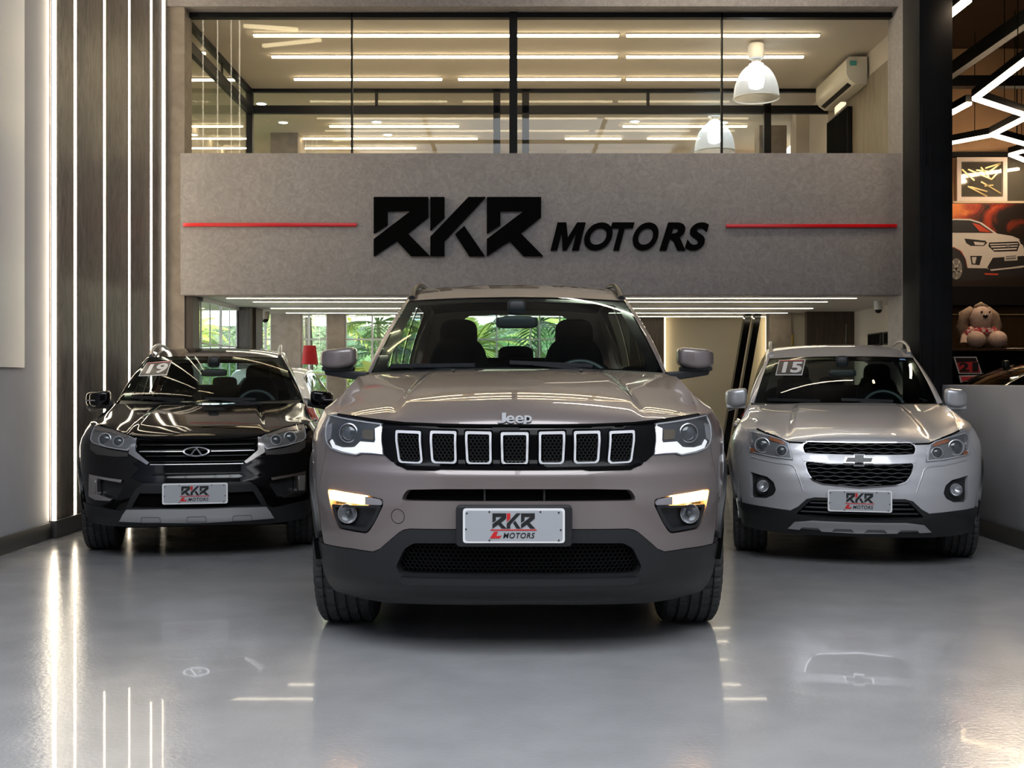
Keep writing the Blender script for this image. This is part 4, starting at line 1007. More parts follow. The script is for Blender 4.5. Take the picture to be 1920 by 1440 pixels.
# headlamps
m_px = lambda pts: lp(J, pts)
def lamp(c, parent, outline, guide=None, guide_m=None, projs=(), extra=(), back=None, lens=True, name='headlamp', deep=.0):
    for sg in (1, -1):
        ctr = (sum(p[0] for p in outline) / len(outline), sum(p[1] for p in outline) / len(outline))
        o3 = c.B(ctr[0] * sg, ctr[1]); e = empty(name, tuple(o3)); e.parent = parent
        mm = lambda p, q, o_=o3: c.B(p, q) - o_
        S = lambda pts: [(p * sg, q) for p, q in pts]
        conform('housing', S(outline), mm, back or m_lampdark, e, off=.004, thick=.02, step=.03)
        for go, gh, gm, gof in (guide or []): conform('light_guide', S(go), mm, gm, e, holes=[S(h) for h in gh], off=gof, thick=.012, step=.02)
        for (pc, pr) in projs:
            p = mm(pc[0] * sg, pc[1]); nn = mnorm(mm, pc[0] * sg, pc[1]); nn = (nn * .35 + Vector((0, -1, 0)) * .65).normalized()
            Rm = Matrix.Translation(p + nn * .004) @ nn.to_track_quat('Z', 'Y').to_matrix().to_4x4()
            MB().lathe([(pr * 1.18, 0), (pr * 1.16, .014), (pr * 1.05, .016), (pr * 1.0, .004)], 32, Rm).build('projector_ring', m_lampchrome if back else m_satin, e, True, 50)
            MB().lathe([(.001, .016)] + [(pr * .98 * math.sin(t * PI / 16), -.002 + .018 * math.cos(t * PI / 16)) for t in range(1, 9)], 32, Rm).build('projector_lens', mat('projector_glass', (.05, .055, .06), .05, 0, coat=1), e, True, 80)
        for xo, xm, xoff in extra: conform('reflector', S(xo), mm, xm, e, off=xoff, thick=.01, step=.03)
        if lens: conform('lens_cover', S(outline), mm, m_lens, e, off=.026, thick=.0, step=.03)
gd_out = m_px([(717, 801), (719, 852), (700, 849.5), (678, 848.5), (669, 851.5), (644, 846.5), (627, 840), (622, 828), (625, 824), (630, 834), (646, 839), (662, 839), (668, 838), (678, 828), (704, 830), (706, 826), (705, 804), (712, 802)])
lamp(J, R, lampo, guide=[(gd_out, [], m_drl, .010), (scaled(lampo, -.004), [scaled(lampo, -.009)], m_lampchrome, .008)], projs=[(m_px([(656, 812)])[0], .036)],
     extra=[(rnd(m_px([(681, 806), (702, 806), (702, 825), (682, 823)]), .006), mat('amber_reflector', (.16, .13, .09), .2, .5), .008),
            (m_px([(616, 800), (625, 795), (623, 822), (618, 826)]), mat('clear_reflector', (.42, .40, .42), .2, .6), .009)])
conform('hood_gap', J.sym([(0, front_top[0][1] - .001)] + [(a, z - .001) for a, z in front_top[1:]] + [(a, z - .010) for a, z in front_top[::-1][:-1]] + [(0, front_top[0][1] - .010)]), J.B, m_pitch, R, off=.008, thick=.01, step=.03)
# pocket with signal, fog lamp
m_amb = mat('signal_lit', (1, .6, .2), .3, emit=(1, .50, .13), es=12)
for sg in (1, -1):
    S = lambda pts: [(p * sg, q) for p, q in pts]
    conform('fog_pocket', S(pocket), J.B, m_plastic, R, off=-.03, thick=0, step=.03)
    pin = rnd(lp(J, [(622, 945), (716, 948), (702, 980), (688, 997), (637, 988), (629, 968)]), .015); pin2 = rnd(lp(J, [(628, 951), (708, 952), (696, 977), (684, 991), (640, 983), (634, 966)]), .012)
    conform('pocket_frame', S(pin), J.B, m_plastic, R, holes=[S(pin2)], off=.002, thick=.03, step=.02)
    sgm = rnd(lp(J, [(618, 919), (683, 930), (683, 946), (620, 936)]), .006); wht = rnd(lp(J, [(685, 931), (712, 936), (717, 942), (716, 947), (685, 946)]), .005)
    e = empty('turn_signal', tuple(J.B(sgm[0][0] * sg, sgm[0][1]))); e.parent = R; o3 = e.location.copy(); mm = lambda p, q, o_=o3: J.B(p, q) - o_
    conform('lit_amber_lens', S(sgm), mm, m_amb, e, off=.004, thick=.03, step=.02); conform('clear_lens', S(wht), mm, mat('clear_reflector', (.42, .40, .42), .2, .6), e, off=.004, thick=.03, step=.02)
    fc = lp(J, [(651, 963)])[0]; p = J.B(fc[0] * sg, fc[1]); e = empty('fog_lamp', tuple(p)); e.parent = R
    nn = (mnorm(J.B, fc[0] * sg, fc[1]) * .3 + Vector((0, -1, 0)) * .7).normalized(); Rm = nn.to_track_quat('Z', 'Y').to_matrix().to_4x4()
    MB().lathe([(.001, -.028), (.034, -.016), (.040, .0), (.042, -.001), (.042, -.03)], 32, Rm).build('reflector', mat('fog_reflector', (.6, .6, .62), .22, .85), e, True, 50)
    MB().lathe([(.001, .0), (.010, -.004), (.012, -.02)], 16, Rm).build('bulb_cap', m_lampdark, e, True)
    MB().lathe([(.001, .006), (.02, .0045), (.039, 0)], 32, Rm).build('lens', m_lens, e, True)
tc = lp(J, [(746, 968)])[0]; tcx = -tc[0]
conform('tow_cover', circ((tcx, tc[1]), .0305, 36), J.B, m_pitch, R, holes=[circ((tcx, tc[1]), .0285, 36)], off=.0012, thick=0, step=.01)
# plate
hp = J.px([(856, 946), (1072, 946), (1072, 1023), (856, 1023)])
hold = rnd([(hp[0][0], hp[3][1]), (hp[1][0], hp[2][1]), (hp[1][0], hp[0][1]), (hp[0][0], hp[0][1])], .02)
pc = J.px([(963.5, 985.5)])[0]; pb = J.B(*pc)
MB().prism([(x, z) for x, z in hold], pb.y - .028, pb.y + .02).build('plate_holder', m_plastic, R, bevel=.006)
a_, b_ = J.pix(868, 1018, pb.y - .03), J.pix(1059, 953, pb.y - .03)
plate(J, R, ((a_.x + b_.x) / 2, pb.y - .0285, (a_.z + b_.z) / 2), b_.x - a_.x, b_.z - a_.z)
# mirrors
for sg in (1, -1):
    q0, q1 = J.pix(966 + 304, 655, 1.72), J.pix(966 + 373, 690, 1.72)
    w, h = abs(q1.x - q0.x), abs(q0.z - q1.z); x = (q0.x + q1.x) / 2
    door_mirror(J, R, (sg * x, 1.72, (q0.z + q1.z) / 2), w, h * 1.08, .17, m_taupe_paint, sg, (sg * .83, 1.72, 1.165))
# ================================================================ silver car on the right
T = Car('silver_suv', 2.11, 6.96, math.asin(.216), .79, .66, 3.8, .83, 'silver compact SUV with a two tier wavy grille and a 15 sticker, right bay',
        v0=[(.12, .14), (.22, .05), (.32, 0), (.45, 0), (.55, .012), (.63, .03), (.70, .05), (.77, .075), (.85, .13), (.95, .2)], axle=.75, wr=.305, rear_axle=3.02)
def tz(v): return .985 + .02 * (v - 1.3)
RT = T.root
ft = lp(T, [(1611, 829), (1650, 829), (1690, 830), (1712, 832), (1741, 831), (1765, 821), (1797, 807)]); ft[0] = (0, ft[0][1])
hsT = edge3(T, ft[-1], [(1794, 796, .42), (1789, 785, .65), (1780, 772, .92), (1770, 761, 1.2)])
def absu(p): p = Vector(p); p.x = abs(p.x); return p
wsT = [absu(T.pix(1585, 757, 1.18)), absu(T.pix(1758, 758, 1.40)), absu(T.pix(1583, 668, 1.70)), absu(T.pix(1712, 671, 1.85))]
wsT[0].x = wsT[2].x = 0
sa = T.au(.72); ac_ = ft[-1][0]
cwl = T.pix(1587, 757, 1.15); cwl.x = 0
PT = dict(front_top=ft, hood_side=hsT, cowl=cwl, seam_a=sa, seam=[(sa + .03, .50), (sa, .58), (sa + .03, .66), (ac_ + .012, ft[-1][1] - .02), ft[-1]], cowl_belt=(T.av(1.44), tz(1.44)), belt_z=tz,
          belt_rear=(T.av(3.5), tz(3.5)), ws=[tuple(q) for q in wsT], roof_peak=1.445, seat_v=2.35, seat_top=1.27, wheel_v=1.82, wheel_z=.93, rear_top=1.10, kseat=.83, rails=True, rail_mat=m_satin, rail_t=(.12, .95), rail_h=.045,
          hood_prof=.6, dome=.02, dark_rear=True, cab=.99)
build_body(T, m_silver_paint, PT)
lowT = lp(T, [(1611, 935), (1697, 936), (1712, 940), (1728, 955), (1742, 963), (1790, 958), (1828, 951)]); lowT[0] = (0, lowT[0][1])
pkT = rnd(lp(T, [(1815, 891), (1814, 941), (1788, 942), (1774, 935), (1769, 925), (1773, 910), (1785, 900)]), .012)
ugT = T.sym([(0, T.px([(1611, 831)])[0][1])] + rndo(lp(T, [(1660, 831), (1703, 831), (1713, 835), (1716, 843), (1713, 852), (1690, 853)]), .01) + [(0, T.px([(1611, 853)])[0][1])])
lgT = T.sym([(0, T.px([(1611, 872)])[0][1])] + rndo(lp(T, [(1670, 871), (1713, 869), (1709, 887), (1699, 903), (1680, 909)]), .02) + [(0, T.px([(1611, 913)])[0][1])])
ftinT = [(a, z - .003) for a, z in ft]
outT = [(sa, lowT[-1][1]), (sa + .028, .50), (sa - .003, .58), (sa + .027, .66), (ac_ + .009, ft[-1][1] - .02)]
conform('front_bumper', T.sym([lowT[0]] + lowT[1:] + outT + ftinT[::-1][:-1] + [(0, ftinT[0][1])]), T.B, m_silver_paint, RT, holes=[pkT, [(-a, z) for a, z in pkT], lgT, scaled(ugT, .004)], thick=.04, step=.028)
for nm, o in (('upper_grille', ugT), ('lower_grille', lgT)):
    g = empty(nm, tuple(T.B(0, o[0][1]))); g.parent = RT; o3 = g.location.copy(); mm = lambda p, q, o_=o3: T.B(p, q) - o_
    conform('grille_void', o, mm, m_pitch, g, off=-.02, thick=0, step=.04)
    conform('chrome_edge', scaled(o, .009), mm, m_chrome, g, holes=[o], off=.006, thick=.03, step=.03)
    z0_, z1_ = min(p[1] for p in o), max(p[1] for p in o); hwx = max(p[0] for p in o)
    nrow = 3 if nm == 'upper_grille' else 6
    for k_ in range(nrow):
        z_ = z0_ + (k_ + .6) * (z1_ - z0_) / (nrow + .2); xs_ = [x for x in np.arange(-hwx, hwx, .012) if inpoly(np.array([(x, z_)]), scaled(o, -.004))[0]]
        if len(xs_) < 3: continue
        MB().tube([mm(x, z_ + .0035 * math.sin(x * 75 + k_ * PI)) + Vector((0, .004, 0)) for x in xs_], .0058, 6).build('wavy_bar', m_plastic, g, True, 80)
brT = T.sym([(0, T.px([(1611, 853.6)])[0][1])] + lp(T, [(1690, 853.4), (1717, 853), (1719, 861), (1715, 868.5), (1680, 870)]) + [(0, T.px([(1611, 871)])[0][1])])
conform('grille_bar', brT, T.B, m_silver_paint, RT, off=.014, thick=.03, step=.03)
# bow tie badge
bw = T.px([(1581, 875), (1640, 852)]); x0, x1, z0, z1 = bw[0][0], bw[1][0], bw[0][1], bw[1][1]; w_, h_ = x1 - x0, z1 - z0
bt = [(.0, .24), (.07, .70), (.33, .70), (.34, .98), (.68, .98), (.67, .70), (1.0, .70), (.93, .24), (.66, .24), (.65, 0), (.32, 0), (.33, .24)]
def btm(s_): return [(x0 + (.5 + (a - .5) * s_) * w_, z0 + (.5 + (b - .5) * (s_ if s_ == 1 else s_ - .12)) * h_) for a, b in bt]
g = empty('badge', tuple(T.B((x0+x1)/2, (z0+z1)/2))); g.parent = RT; o3 = g.location.copy(); mm = lambda p, q, o_=o3: T.B(p, q) - o_
conform('badge_rim', btm(1), mm, m_chrome, g, off=.026, thick=.012, step=.02); conform('badge_centre', btm(.86), mm, m_gloss, g, off=.029, thick=.004, step=.02)
# headlamps
loT = lp(T, [(1736, 867), (1738, 849), (1741, 834), (1751, 828), (1775, 820), (1805, 811), (1811, 813), (1814, 830), (1814, 853), (1795, 858), (1773, 863)])
cr = lambda x, y, r: circ(lp(T, [(x, y)])[0], r, 28)
lamp(T, RT, loT, guide=[(scaled(loT, -.004), [scaled(loT, -.013)], m_lampchrome, .009)], projs=[(lp(T, [(1791, 839)])[0], .042), (lp(T, [(1756, 849)])[0], .030)],
     extra=[(lp(T, [(1747, 833), (1775, 824), (1778, 829), (1750, 838)]), mat('amber_strip', (.36, .12, .05), .2, coat=1), .011), (lp(T, [(1806, 845), (1812, 846), (1812, 852), (1803, 853)]), mat('amber_strip', (.36, .12, .05), .2, coat=1), .011),
            (lp(T, [(1806, 815), (1811, 816), (1812, 842), (1808, 842)]), mat('clear_reflector', (.42, .40, .42), .2, .6), .010)], back=mat('lamp_silver', (.26, .26, .27), .22, .5))
conform('hood_gap', T.sym([(0, ft[0][1] + .001)] + [(a, z + .001) for a, z in ft[1:]] + [(a, z - .007) for a, z in ft[::-1][:-1]] + [(0, ft[0][1] - .007)]), T.B, m_pitch, RT, off=.006, thick=.01, step=.03)
for sg in (1, -1):
    S = lambda pts: [(p * sg, q) for p, q in pts]
    conform('fog_pocket', S(scaled(pkT, .004)), T.B, m_plastic, RT, off=-.02, thick=0, step=.03)
    fc = lp(T, [(1793, 918)])[0]; p = T.B(fc[0] * sg, fc[1]); e = empty('fog_lamp', tuple(p)); e.parent = RT
    nn = (mnorm(T.B, fc[0] * sg, fc[1]) * .3 + Vector((0, -1, 0)) * .7).normalized(); Rm = nn.to_track_quat('Z', 'Y').to_matrix().to_4x4()
    MB().lathe([(.001, -.028), (.032, -.016), (.038, .0), (.041, .002), (.056, -.012), (.058, -.03)], 32, Rm).build('bezel', m_plastic, e, True, 50)
    MB().lathe([(.001, -.022), (.03, -.008), (.036, .002), (.038, .0)], 32, Rm).build('reflector', mat('fog_reflector', (.6, .6, .62), .22, .85), e, True, 50)
    MB().lathe([(.001, .008), (.02, .007), (.036, .002)], 32, Rm).build('lens', m_lens, e, True)
    # raised crease from the lamp down to the plate
    cz_ = lp(T, [(1748, 874), (1733, 878), (1716, 922)])
    surf_tube(T, 'bumper_crease', S(smooth(lp(T, [(1812, 862), (1770, 872), (1737, 877), (1728, 895), (1718, 925)]))), T.B, m_silver_paint, RT, r=.006, off=-.001)
cT = [(sa + .05, .26), (sa + .035, .235), (sa - .02, .215), (T.au(.62), .205), (T.au(.45), .198), (T.au(.2), .197), (0, .197)]
lwT = [(a, z - .002) for a, z in lowT]
clT = [(0, lwT[0][1])] + lwT[1:] + [(sa + .08, lwT[-1][1]), (sa + .04, cT[1][1]), (sa, cT[2][1])] + cT[3:-1] + [(0, cT[-1][1])]
mT = T.sym([(0, lwT[0][1] - .012)] + rndo(lp(T, [(1660, 941), (1704, 942), (1732, 970), (1690, 974)]), .01) + [(0, T.px([(1611, 975)])[0][1])])
conform('lower_cladding', T.sym(clT), T.B, m_plastic, RT, holes=[mT], off=.004, thick=.04, step=.03)
conform('lower_intake', scaled(mT, .004), T.B, m_pitch, RT, off=-.025, thick=0, step=.05)
for k_ in range(3):
    z_ = mT[0][1] - .02 - k_ * .028; surf_tube(T, 'intake_slat', [(-.30 - .03 * k_, z_), (.30 + .03 * k_, z_)], T.B, m_plastic, RT, r=.007, off=-.012)
sk_h = [(0, T.px([(1611, 979)])[0][1])] + lp(T, [(1700, 980), (1733, 984), (1744, 995), (1700, 997)]) + [(0, T.px([(1611, 997.5)])[0][1])]
sh_ = []
for cxn in (-.30, -.1, .1, .30):
    z_ = sk_h[-1][1]; sh_.append([(cxn - .07, z_ + .006), (cxn + .07, z_ + .006), (cxn + .05, z_ + .03), (cxn - .05, z_ + .03)])
conform('skid_plate', T.sym(sk_h), T.B, mat('matt_silver', (.38, .38, .39), .4, .5), RT, holes=sh_, off=.022, thick=.03, step=.03)
conform('skid_back', scaled(T.sym(sk_h), -.008), T.B, mat('dark_silver', (.16, .16, .165), .4, .4), RT, off=.015, thick=0, step=.05)
pc = T.px([(1612.5, 939.5)])[0]; pb = T.B(*pc); a_, b_ = T.pix(1552, 960, pb.y - .02), T.pix(1673, 919, pb.y - .02)
ph_ = (T.pix(1612, 919, pb.y - .02).z - T.pix(1612, 960, pb.y - .02).z)
MB().box(-.12, .12, pb.y - .012, pb.y + .02, (a_.z+b_.z)/2 - ph_*.35, (a_.z+b_.z)/2 + ph_*.35).build('plate_bracket', m_plastic, RT)
plate(T, RT, ((a_.x + b_.x) / 2, pb.y - .013, T.pix(1612, 939.5, pb.y - .02).z), b_.x - a_.x, ph_)
for sg in (1, -1):
    q0, q1 = T.pix(1770, 730, 1.45), T.pix(1814, 764, 1.45)
    w, h = abs(q1.x - q0.x), abs(q0.z - q1.z); x = abs(q0.x + q1.x) / 2
    door_mirror(T, RT, (sg * x, 1.45, (q0.z + q1.z) / 2), w * 1.02, h * 1.02, .13, m_silver_paint, sg, (sg * .70, 1.45, .985), low=m_silver_paint)
sticker(T, '15', [(1462, 677), (1509, 676), (1503, 703), (1456, 703)], RT)
ins = T.inv(T.wind, 1692, 675, (.8, .8)); conform('inspection_sticker', [(ins[0]-.04, ins[1]-.015), (ins[0]+.04, ins[1]-.015), (ins[0]+.04, ins[1]+.02), (ins[0]-.04, ins[1]+.02)], T.wind, mat('sticker_blue', (.05, .2, .5), .4), RT, off=.004, thick=0)
MB().tube([(.05, 2.0, 1.44), (.07, 2.25, 1.60)], .004, 6).build('antenna', m_plastic, RT)

# ================================================================ black car on the left
C = Car('black_suv', -2.0, 7.27, math.asin(-.188), .80, .66, 3.85, .82, 'glossy black SUV with a wide chrome oval badge and a 19 sticker, left bay',
        v0=[(.12, .14), (.20, .06), (.30, .01), (.40, 0), (.5, .0), (.58, .02), (.66, .035), (.73, .05), (.78, .08), (.85, .14), (.95, .2)], axle=.75, wr=.315, rear_axle=3.05)
RC = C.root
def cz2(v): return .975 + .02 * (v - 1.3)
fC = lp(C, [(368, 824), (330, 824), (290, 823), (262, 820), (240, 815), (215, 805), (190, 797)]); fC[0] = (0, fC[0][1])
hC = edge3(C, fC[-1], [(194, 790, .45), (200, 782, .65), (211, 769, .95), (222, 757, 1.2)])
wsC = [absu(C.pix(378, 755, 1.18)), absu(C.pix(226, 751, 1.40)), absu(C.pix(400, 668, 1.70)), absu(C.pix(279, 670, 1.85))]; wsC[0].x = wsC[2].x = 0
sc_ = C.au(.73); acc = fC[-1][0]; cwl = C.pix(380, 757, 1.15); cwl.x = 0
PC = dict(front_top=fC, hood_side=hC, cowl=cwl, seam_a=sc_, seam=[(sc_ + .03, .48), (sc_, .57), (sc_ + .03, .66), (acc + .012, fC[-1][1] - .02), fC[-1]], cowl_belt=(C.av(1.44), cz2(1.44)), belt_z=cz2,
          belt_rear=(C.av(3.5), cz2(3.5)), ws=[tuple(q) for q in wsC], roof_peak=1.432, seat_v=2.35, seat_top=1.27, wheel_v=1.80, wheel_z=.93, rear_top=1.10, kseat=.83, rail_mat=m_satin, rail_t=(.03, .95), rail_h=.04, hood_prof=.6, dome=.02)
build_body(C, m_black_paint, PC)
lowC = lp(C, [(368, 905), (300, 905), (268, 906), (256, 915), (243, 937), (236, 953), (225, 957), (190, 950), (157, 940)]); lowC[0] = (0, lowC[0][1])
ftinC = [(a, z - .003) for a, z in fC]
outC = [(sc_, lowC[-1][1]), (sc_ + .028, .48), (sc_ - .003, .57), (sc_ + .027, .66), (acc + .009, fC[-1][1] - .02)]
gC = C.sym([(0, C.px([(368, 827)])[0][1])] + lp(C, [(320, 827), (259, 825), (256, 847), (282, 869), (320, 870.5)]) + [(0, C.px([(368, 871)])[0][1])])
pkC = rnd(lp(C, [(166, 889), (232, 899), (231, 915), (216, 940), (180, 937), (168, 928)]), .012)
conform('front_bumper', C.sym([lowC[0]] + lowC[1:] + outC + ftinC[::-1][:-1] + [(0, ftinC[0][1])]), C.B, m_black_paint, RC, holes=[gC, pkC, [(-a, z) for a, z in pkC]], thick=.04, step=.028)
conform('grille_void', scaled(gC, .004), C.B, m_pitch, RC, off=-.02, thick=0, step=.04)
zt_, zb_ = gC[0][1], gC[len(gC)//2 - 1][1]
for k_ in range(4):
    z_ = zt_ + (zb_ - zt_) * (k_ + .5) / 4; hw = .36 - .02 * k_; surf_tube(C, 'grille_slat', [(-hw, z_), (hw, z_)], C.B, m_gloss, RC, r=.006, off=-.01)
for py, xa, xb in ((847, 262, 343), (871.5, 282, 368)):
    q = lp(C, [(xa, py), (xb, py)])
    if xb == 368: surf_tube(C, 'chrome_strip', [(-q[0][0], q[0][1]), (q[0][0], q[0][1])], C.B, m_chrome, RC, r=.0045, off=.004)
    else:
        for sg in (1, -1): surf_tube(C, 'chrome_strip', [(q[0][0]*sg, q[0][1]), (q[1][0]*sg, q[1][1])], C.B, m_chrome, RC, r=.0045, off=.006)
q = lp(C, [(315, 889), (368, 889)]); surf_tube(C, 'bumper_ridge', [(-q[0][0] - .1, q[0][1]), (q[0][0] + .1, q[0][1])], C.B, m_black_paint, RC, r=.007, off=.002)
C.both('chrome_wing', rnd(lp(C, [(249, 825), (258, 822), (256, 847), (281, 868), (277, 872), (243, 851)]), .006), C.B, mat('champagne_chrome', (.55, .52, .50), .22, 1), RC, off=.016, thick=.02, step=.025)
# badge: wide oval ring with a peaked letter
bc = C.px([(368.5, 847.5)])[0]; bq = C.px([(393.5, 847.5), (368.5, 838)]); rx, rz = abs(bq[0][0] - bc[0]), abs(bq[1][1] - bc[1])
g = empty('badge', tuple(C.B(*bc))); g.parent = RC; o3 = g.location.copy(); mm = lambda p, q, o_=o3: C.B(p, q) - o_
def ov(r1, r2): return [(bc[0] + r1 * math.copysign(abs(math.cos(t)) ** 1.15, math.cos(t)), bc[1] + r2 * math.sin(t)) for t in [2*PI*i/40 for i in range(40)]]
conform('badge_ring', ov(rx, rz), mm, m_chrome, g, holes=[ov(rx * .87, rz * .74)], off=.022, thick=.012, step=.015)
for sg in (1, -1): MB().bar(mm(bc[0] + sg * rx * .46, bc[1] - rz * .72) + Vector((0, -.022, 0)), mm(bc[0], bc[1] + rz * .85) + Vector((0, -.022, 0)), .009, .012, up=(0, 1, 0)).build('badge_stroke', m_chrome, g)
loC = lp(C, [(180, 798), (213, 806), (243, 818), (254, 823), (248, 838), (240, 846), (205, 840), (176, 832), (171, 826), (175, 807)])
lamp(C, RC, loC, guide=[(scaled(loC, -.003), [scaled(loC, -.010)], m_lampchrome, .009)], projs=[(lp(C, [(198, 824)])[0], .036), (lp(C, [(223, 828)])[0], .030)],
     extra=[(lp(C, [(180, 799), (213, 807), (242, 818.5), (236, 822), (208, 813), (180, 808)]), mat('lamp_brow', (.34, .28, .24), .2, .6), .011)], back=mat('lamp_grey', (.24, .23, .22), .22, .5))
C.both('lamp_base', lp(C, [(171, 829), (205, 843), (240, 849), (240, 856), (215, 856), (182, 852), (171, 843)]), C.B, mat('grey_trim', (.06, .055, .052), .3, .3), RC, off=.006, thick=.02)
conform('hood_gap', C.sym([(0, fC[0][1] + .001)] + [(a, z + .001) for a, z in fC[1:]] + [(a, z - .006) for a, z in fC[::-1][:-1]] + [(0, fC[0][1] - .006)]), C.B, m_pitch, RC, off=.005, thick=.01, step=.03)
for sg in (1, -1):
    S = lambda pts: [(p * sg, q) for p, q in pts]
    conform('fog_pocket', S(scaled(pkC, .003)), C.B, m_plastic, RC, off=-.03, thick=0, step=.03)
    cc = lp(C, [(169, 889), (230, 900), (228, 905), (184, 897), (184, 926), (212, 936), (207, 939), (180, 937), (168, 930)])
    conform('chrome_bracket', S(cc), C.B, mat('champagne_chrome', (.55, .52, .50), .22, 1), RC, off=.008, thick=.03, step=.02)
    conform('running_lamp', S(lp(C, [(171, 897), (181, 898), (181, 926), (172, 926)])), C.B, mat('ribbed_clear', (.22, .21, .2), .2, .3), RC, off=.012, thick=.02, step=.02)
lwC = [(a, z - .002) for a, z in lowC]
cC = [(sc_ + .05, .30), (sc_ + .03, .262), (sc_ - .06, .235), (C.au(.60), .226), (C.au(.45), .222), (C.au(.2), .228), (0, .230)]
clC = [(0, lwC[0][1])] + lwC[1:] + [(sc_ + .07, lwC[-1][1]), (sc_ + .03, cC[1][1])] + cC[2:-1] + [(0, cC[-1][1])]
mC = C.sym([(0, C.px([(368, 925)])[0][1])] + lp(C, [(262, 925), (247, 952)]) + [(0, C.px([(368, 952)])[0][1])])
conform('lower_cladding', C.sym(clC), C.B, m_plastic, RC, holes=[mC], off=.004, thick=.04, step=.03)
conform('lower_intake', scaled(mC, .004), C.B, m_pitch, RC, off=-.025, thick=0, step=.05)
skC = C.sym([(0, C.px([(368, 954)])[0][1])] + lp(C, [(300, 954), (239, 955), (226, 975), (300, 977)]) + [(0, C.px([(368, 977.5)])[0][1])])
conform('skid_plate', skC, C.B, mat('matt_silver', (.38, .38, .39), .4, .5), RC, off=.02, thick=.03, step=.03)
zs_ = (skC[0][1] + skC[-1][1]) / 2 - .03
zlo = min(p[1] for p in skC)
for cxn in (-.29, 0, .29):
    o_ = rnd([(cxn - .065, zlo + .006), (cxn + .065, zlo + .006), (cxn + .06, zlo + .042), (cxn - .06, zlo + .042)], .01)
    conform('skid_recess', o_, C.B, mat('dark_silver', (.16, .16, .165), .4, .4), RC, holes=[scaled(o_, -.0035)], off=.0215, thick=0, step=.02)
pc = C.px([(365.5, 925.5)])[0]; pb = C.B(*pc); a_, b_ = C.pix(304, 945, pb.y - .02), C.pix(427, 906, pb.y - .02)
zA, zB = C.pix(365, 945, pb.y - .02).z, C.pix(365, 906, pb.y - .02).z
plate(C, RC, ((a_.x + b_.x) / 2, pb.y - .014, (zA + zB) / 2), b_.x - a_.x, zB - zA)
MB().box(-.12, .12, pb.y - .0135, pb.y + .03, zA + .03, zB - .03).build('plate_bracket', m_plastic, RC)
for sg in (1, -1):
    q0, q1 = C.pix(206, 733, 1.42), C.pix(162, 764, 1.42)
    w, h = abs(q1.x - q0.x), abs(q0.z - q1.z); x = abs(q0.x + q1.x) / 2
    e = door_mirror(C, RC, (sg * x, 1.42, (q0.z + q1.z) / 2), w * 1.05, h * .95, .13, m_black_paint, sg, (sg * .71, 1.42, .975))
    MB().box(min(0, sg * w * .48), max(0, sg * w * .48), -.062, -.05, -.012, -.004).build('mirror_signal', mat('clear_reflector', (.42, .40, .42), .2, .6), e)
sticker(C, '19', [(276, 682), (321, 678), (312, 703), (262, 705)], RC)
# ================================================================ plain cars mostly hidden
def plain_car(name, X0, Y0, yaw, W, L, H, paint, label, cowl_v=.9, top_v=1.45, hz=.66, cz_=.80, **kw):
    c = Car(name, X0, Y0, yaw, W, min(.6, W * .8), L, H / 1.7, label, axle=.62, wr=.28, rear_axle=L - .6, v0=[(.1, .12), (.25, 0), (hz * H, .03), (H, .2)])
    hz, cz_ = hz * H * .88, cz_ * H * .88
    f = [(0, hz), (c.au(W * .4), hz), (c.au(W * .78), hz - .01), (c.au(W * .9), hz - .02)]
    v0_ = c.B(*f[-1]).y
    q0 = c.B(*f[-1]); ue = W * interp(WZT, cz_ / c.zs) - .01
    h = [tuple(q0)] + [(q0.x + (ue - q0.x) * t ** .6, q0.y + (cowl_v + .12 - q0.y) * t, q0.z + (cz_ - q0.z) * t ** .6) for t in (.33, .66, 1)]
    s_ = c.au(W * .86); bz = lambda v: cz_ + .02 * v; ub = W * interp(WZT, cz_ / c.zs)
    P = dict(front_top=f, hood_side=h, cowl=(0, cowl_v, cz_ + .02), seam_a=s_, seam=[(s_, .3), (s_ + .005, hz * .6), (f[-1][0] + .01, hz - .06), f[-1]], cowl_belt=(c.av(cowl_v + .2), bz(0)), belt_z=bz, belt_rear=(c.av(L - .35), bz(3)),
             ws=[(0, cowl_v + .02, cz_ + .025), (ub * .95, cowl_v + .15, cz_ + .015), (0, top_v, H - .09), (ub * .76, top_v + .1, H - .12)], roof_peak=H, seat_v=top_v + .45, seat_top=H * .86, rear_in=.3, rails=False, wipers=False, kseat=W, **kw)
    build_body(c, paint, P)
    conform('front_bumper', c.sym([(0, .2), (s_, .22), (s_, .3), (s_ + .004, hz * .6), (f[-1][0] + .008, hz - .06)] + [(a, z - .003) for a, z in f[::-1][:-1]] + [(0, f[0][1] - .003)]), c.B, paint, c.root, thick=.03, step=.06)
    c.both('headlamp', rnd([(s_ * .55, hz * .78), (s_ * .98, hz * .84), (s_ * .98, hz * .95), (s_ * .60, hz * .88)], .01), c.B, m_lampchrome, c.root, off=.008, step=.04)
    return c

wc = plain_car('white_hatchback', -2.50, 13.45, PI, .57, 2.1, 1.30, m_white_paint, 'white hatchback with red tail lamp, glimpsed between the black and taupe cars', cowl_v=.42, top_v=.75, side_windows=[(.06, .60), (.66, .90)], dark_pillars=True)
plain_car('black_hatchback', 3.85, 11.45, PI / 2, .72, 3.7, 1.40, m_black_paint, 'black car in the neighbouring bay, roof showing over the half wall', cowl_v=.62, top_v=1.15, hz=.64, cz_=.86, dark_pillars=True)
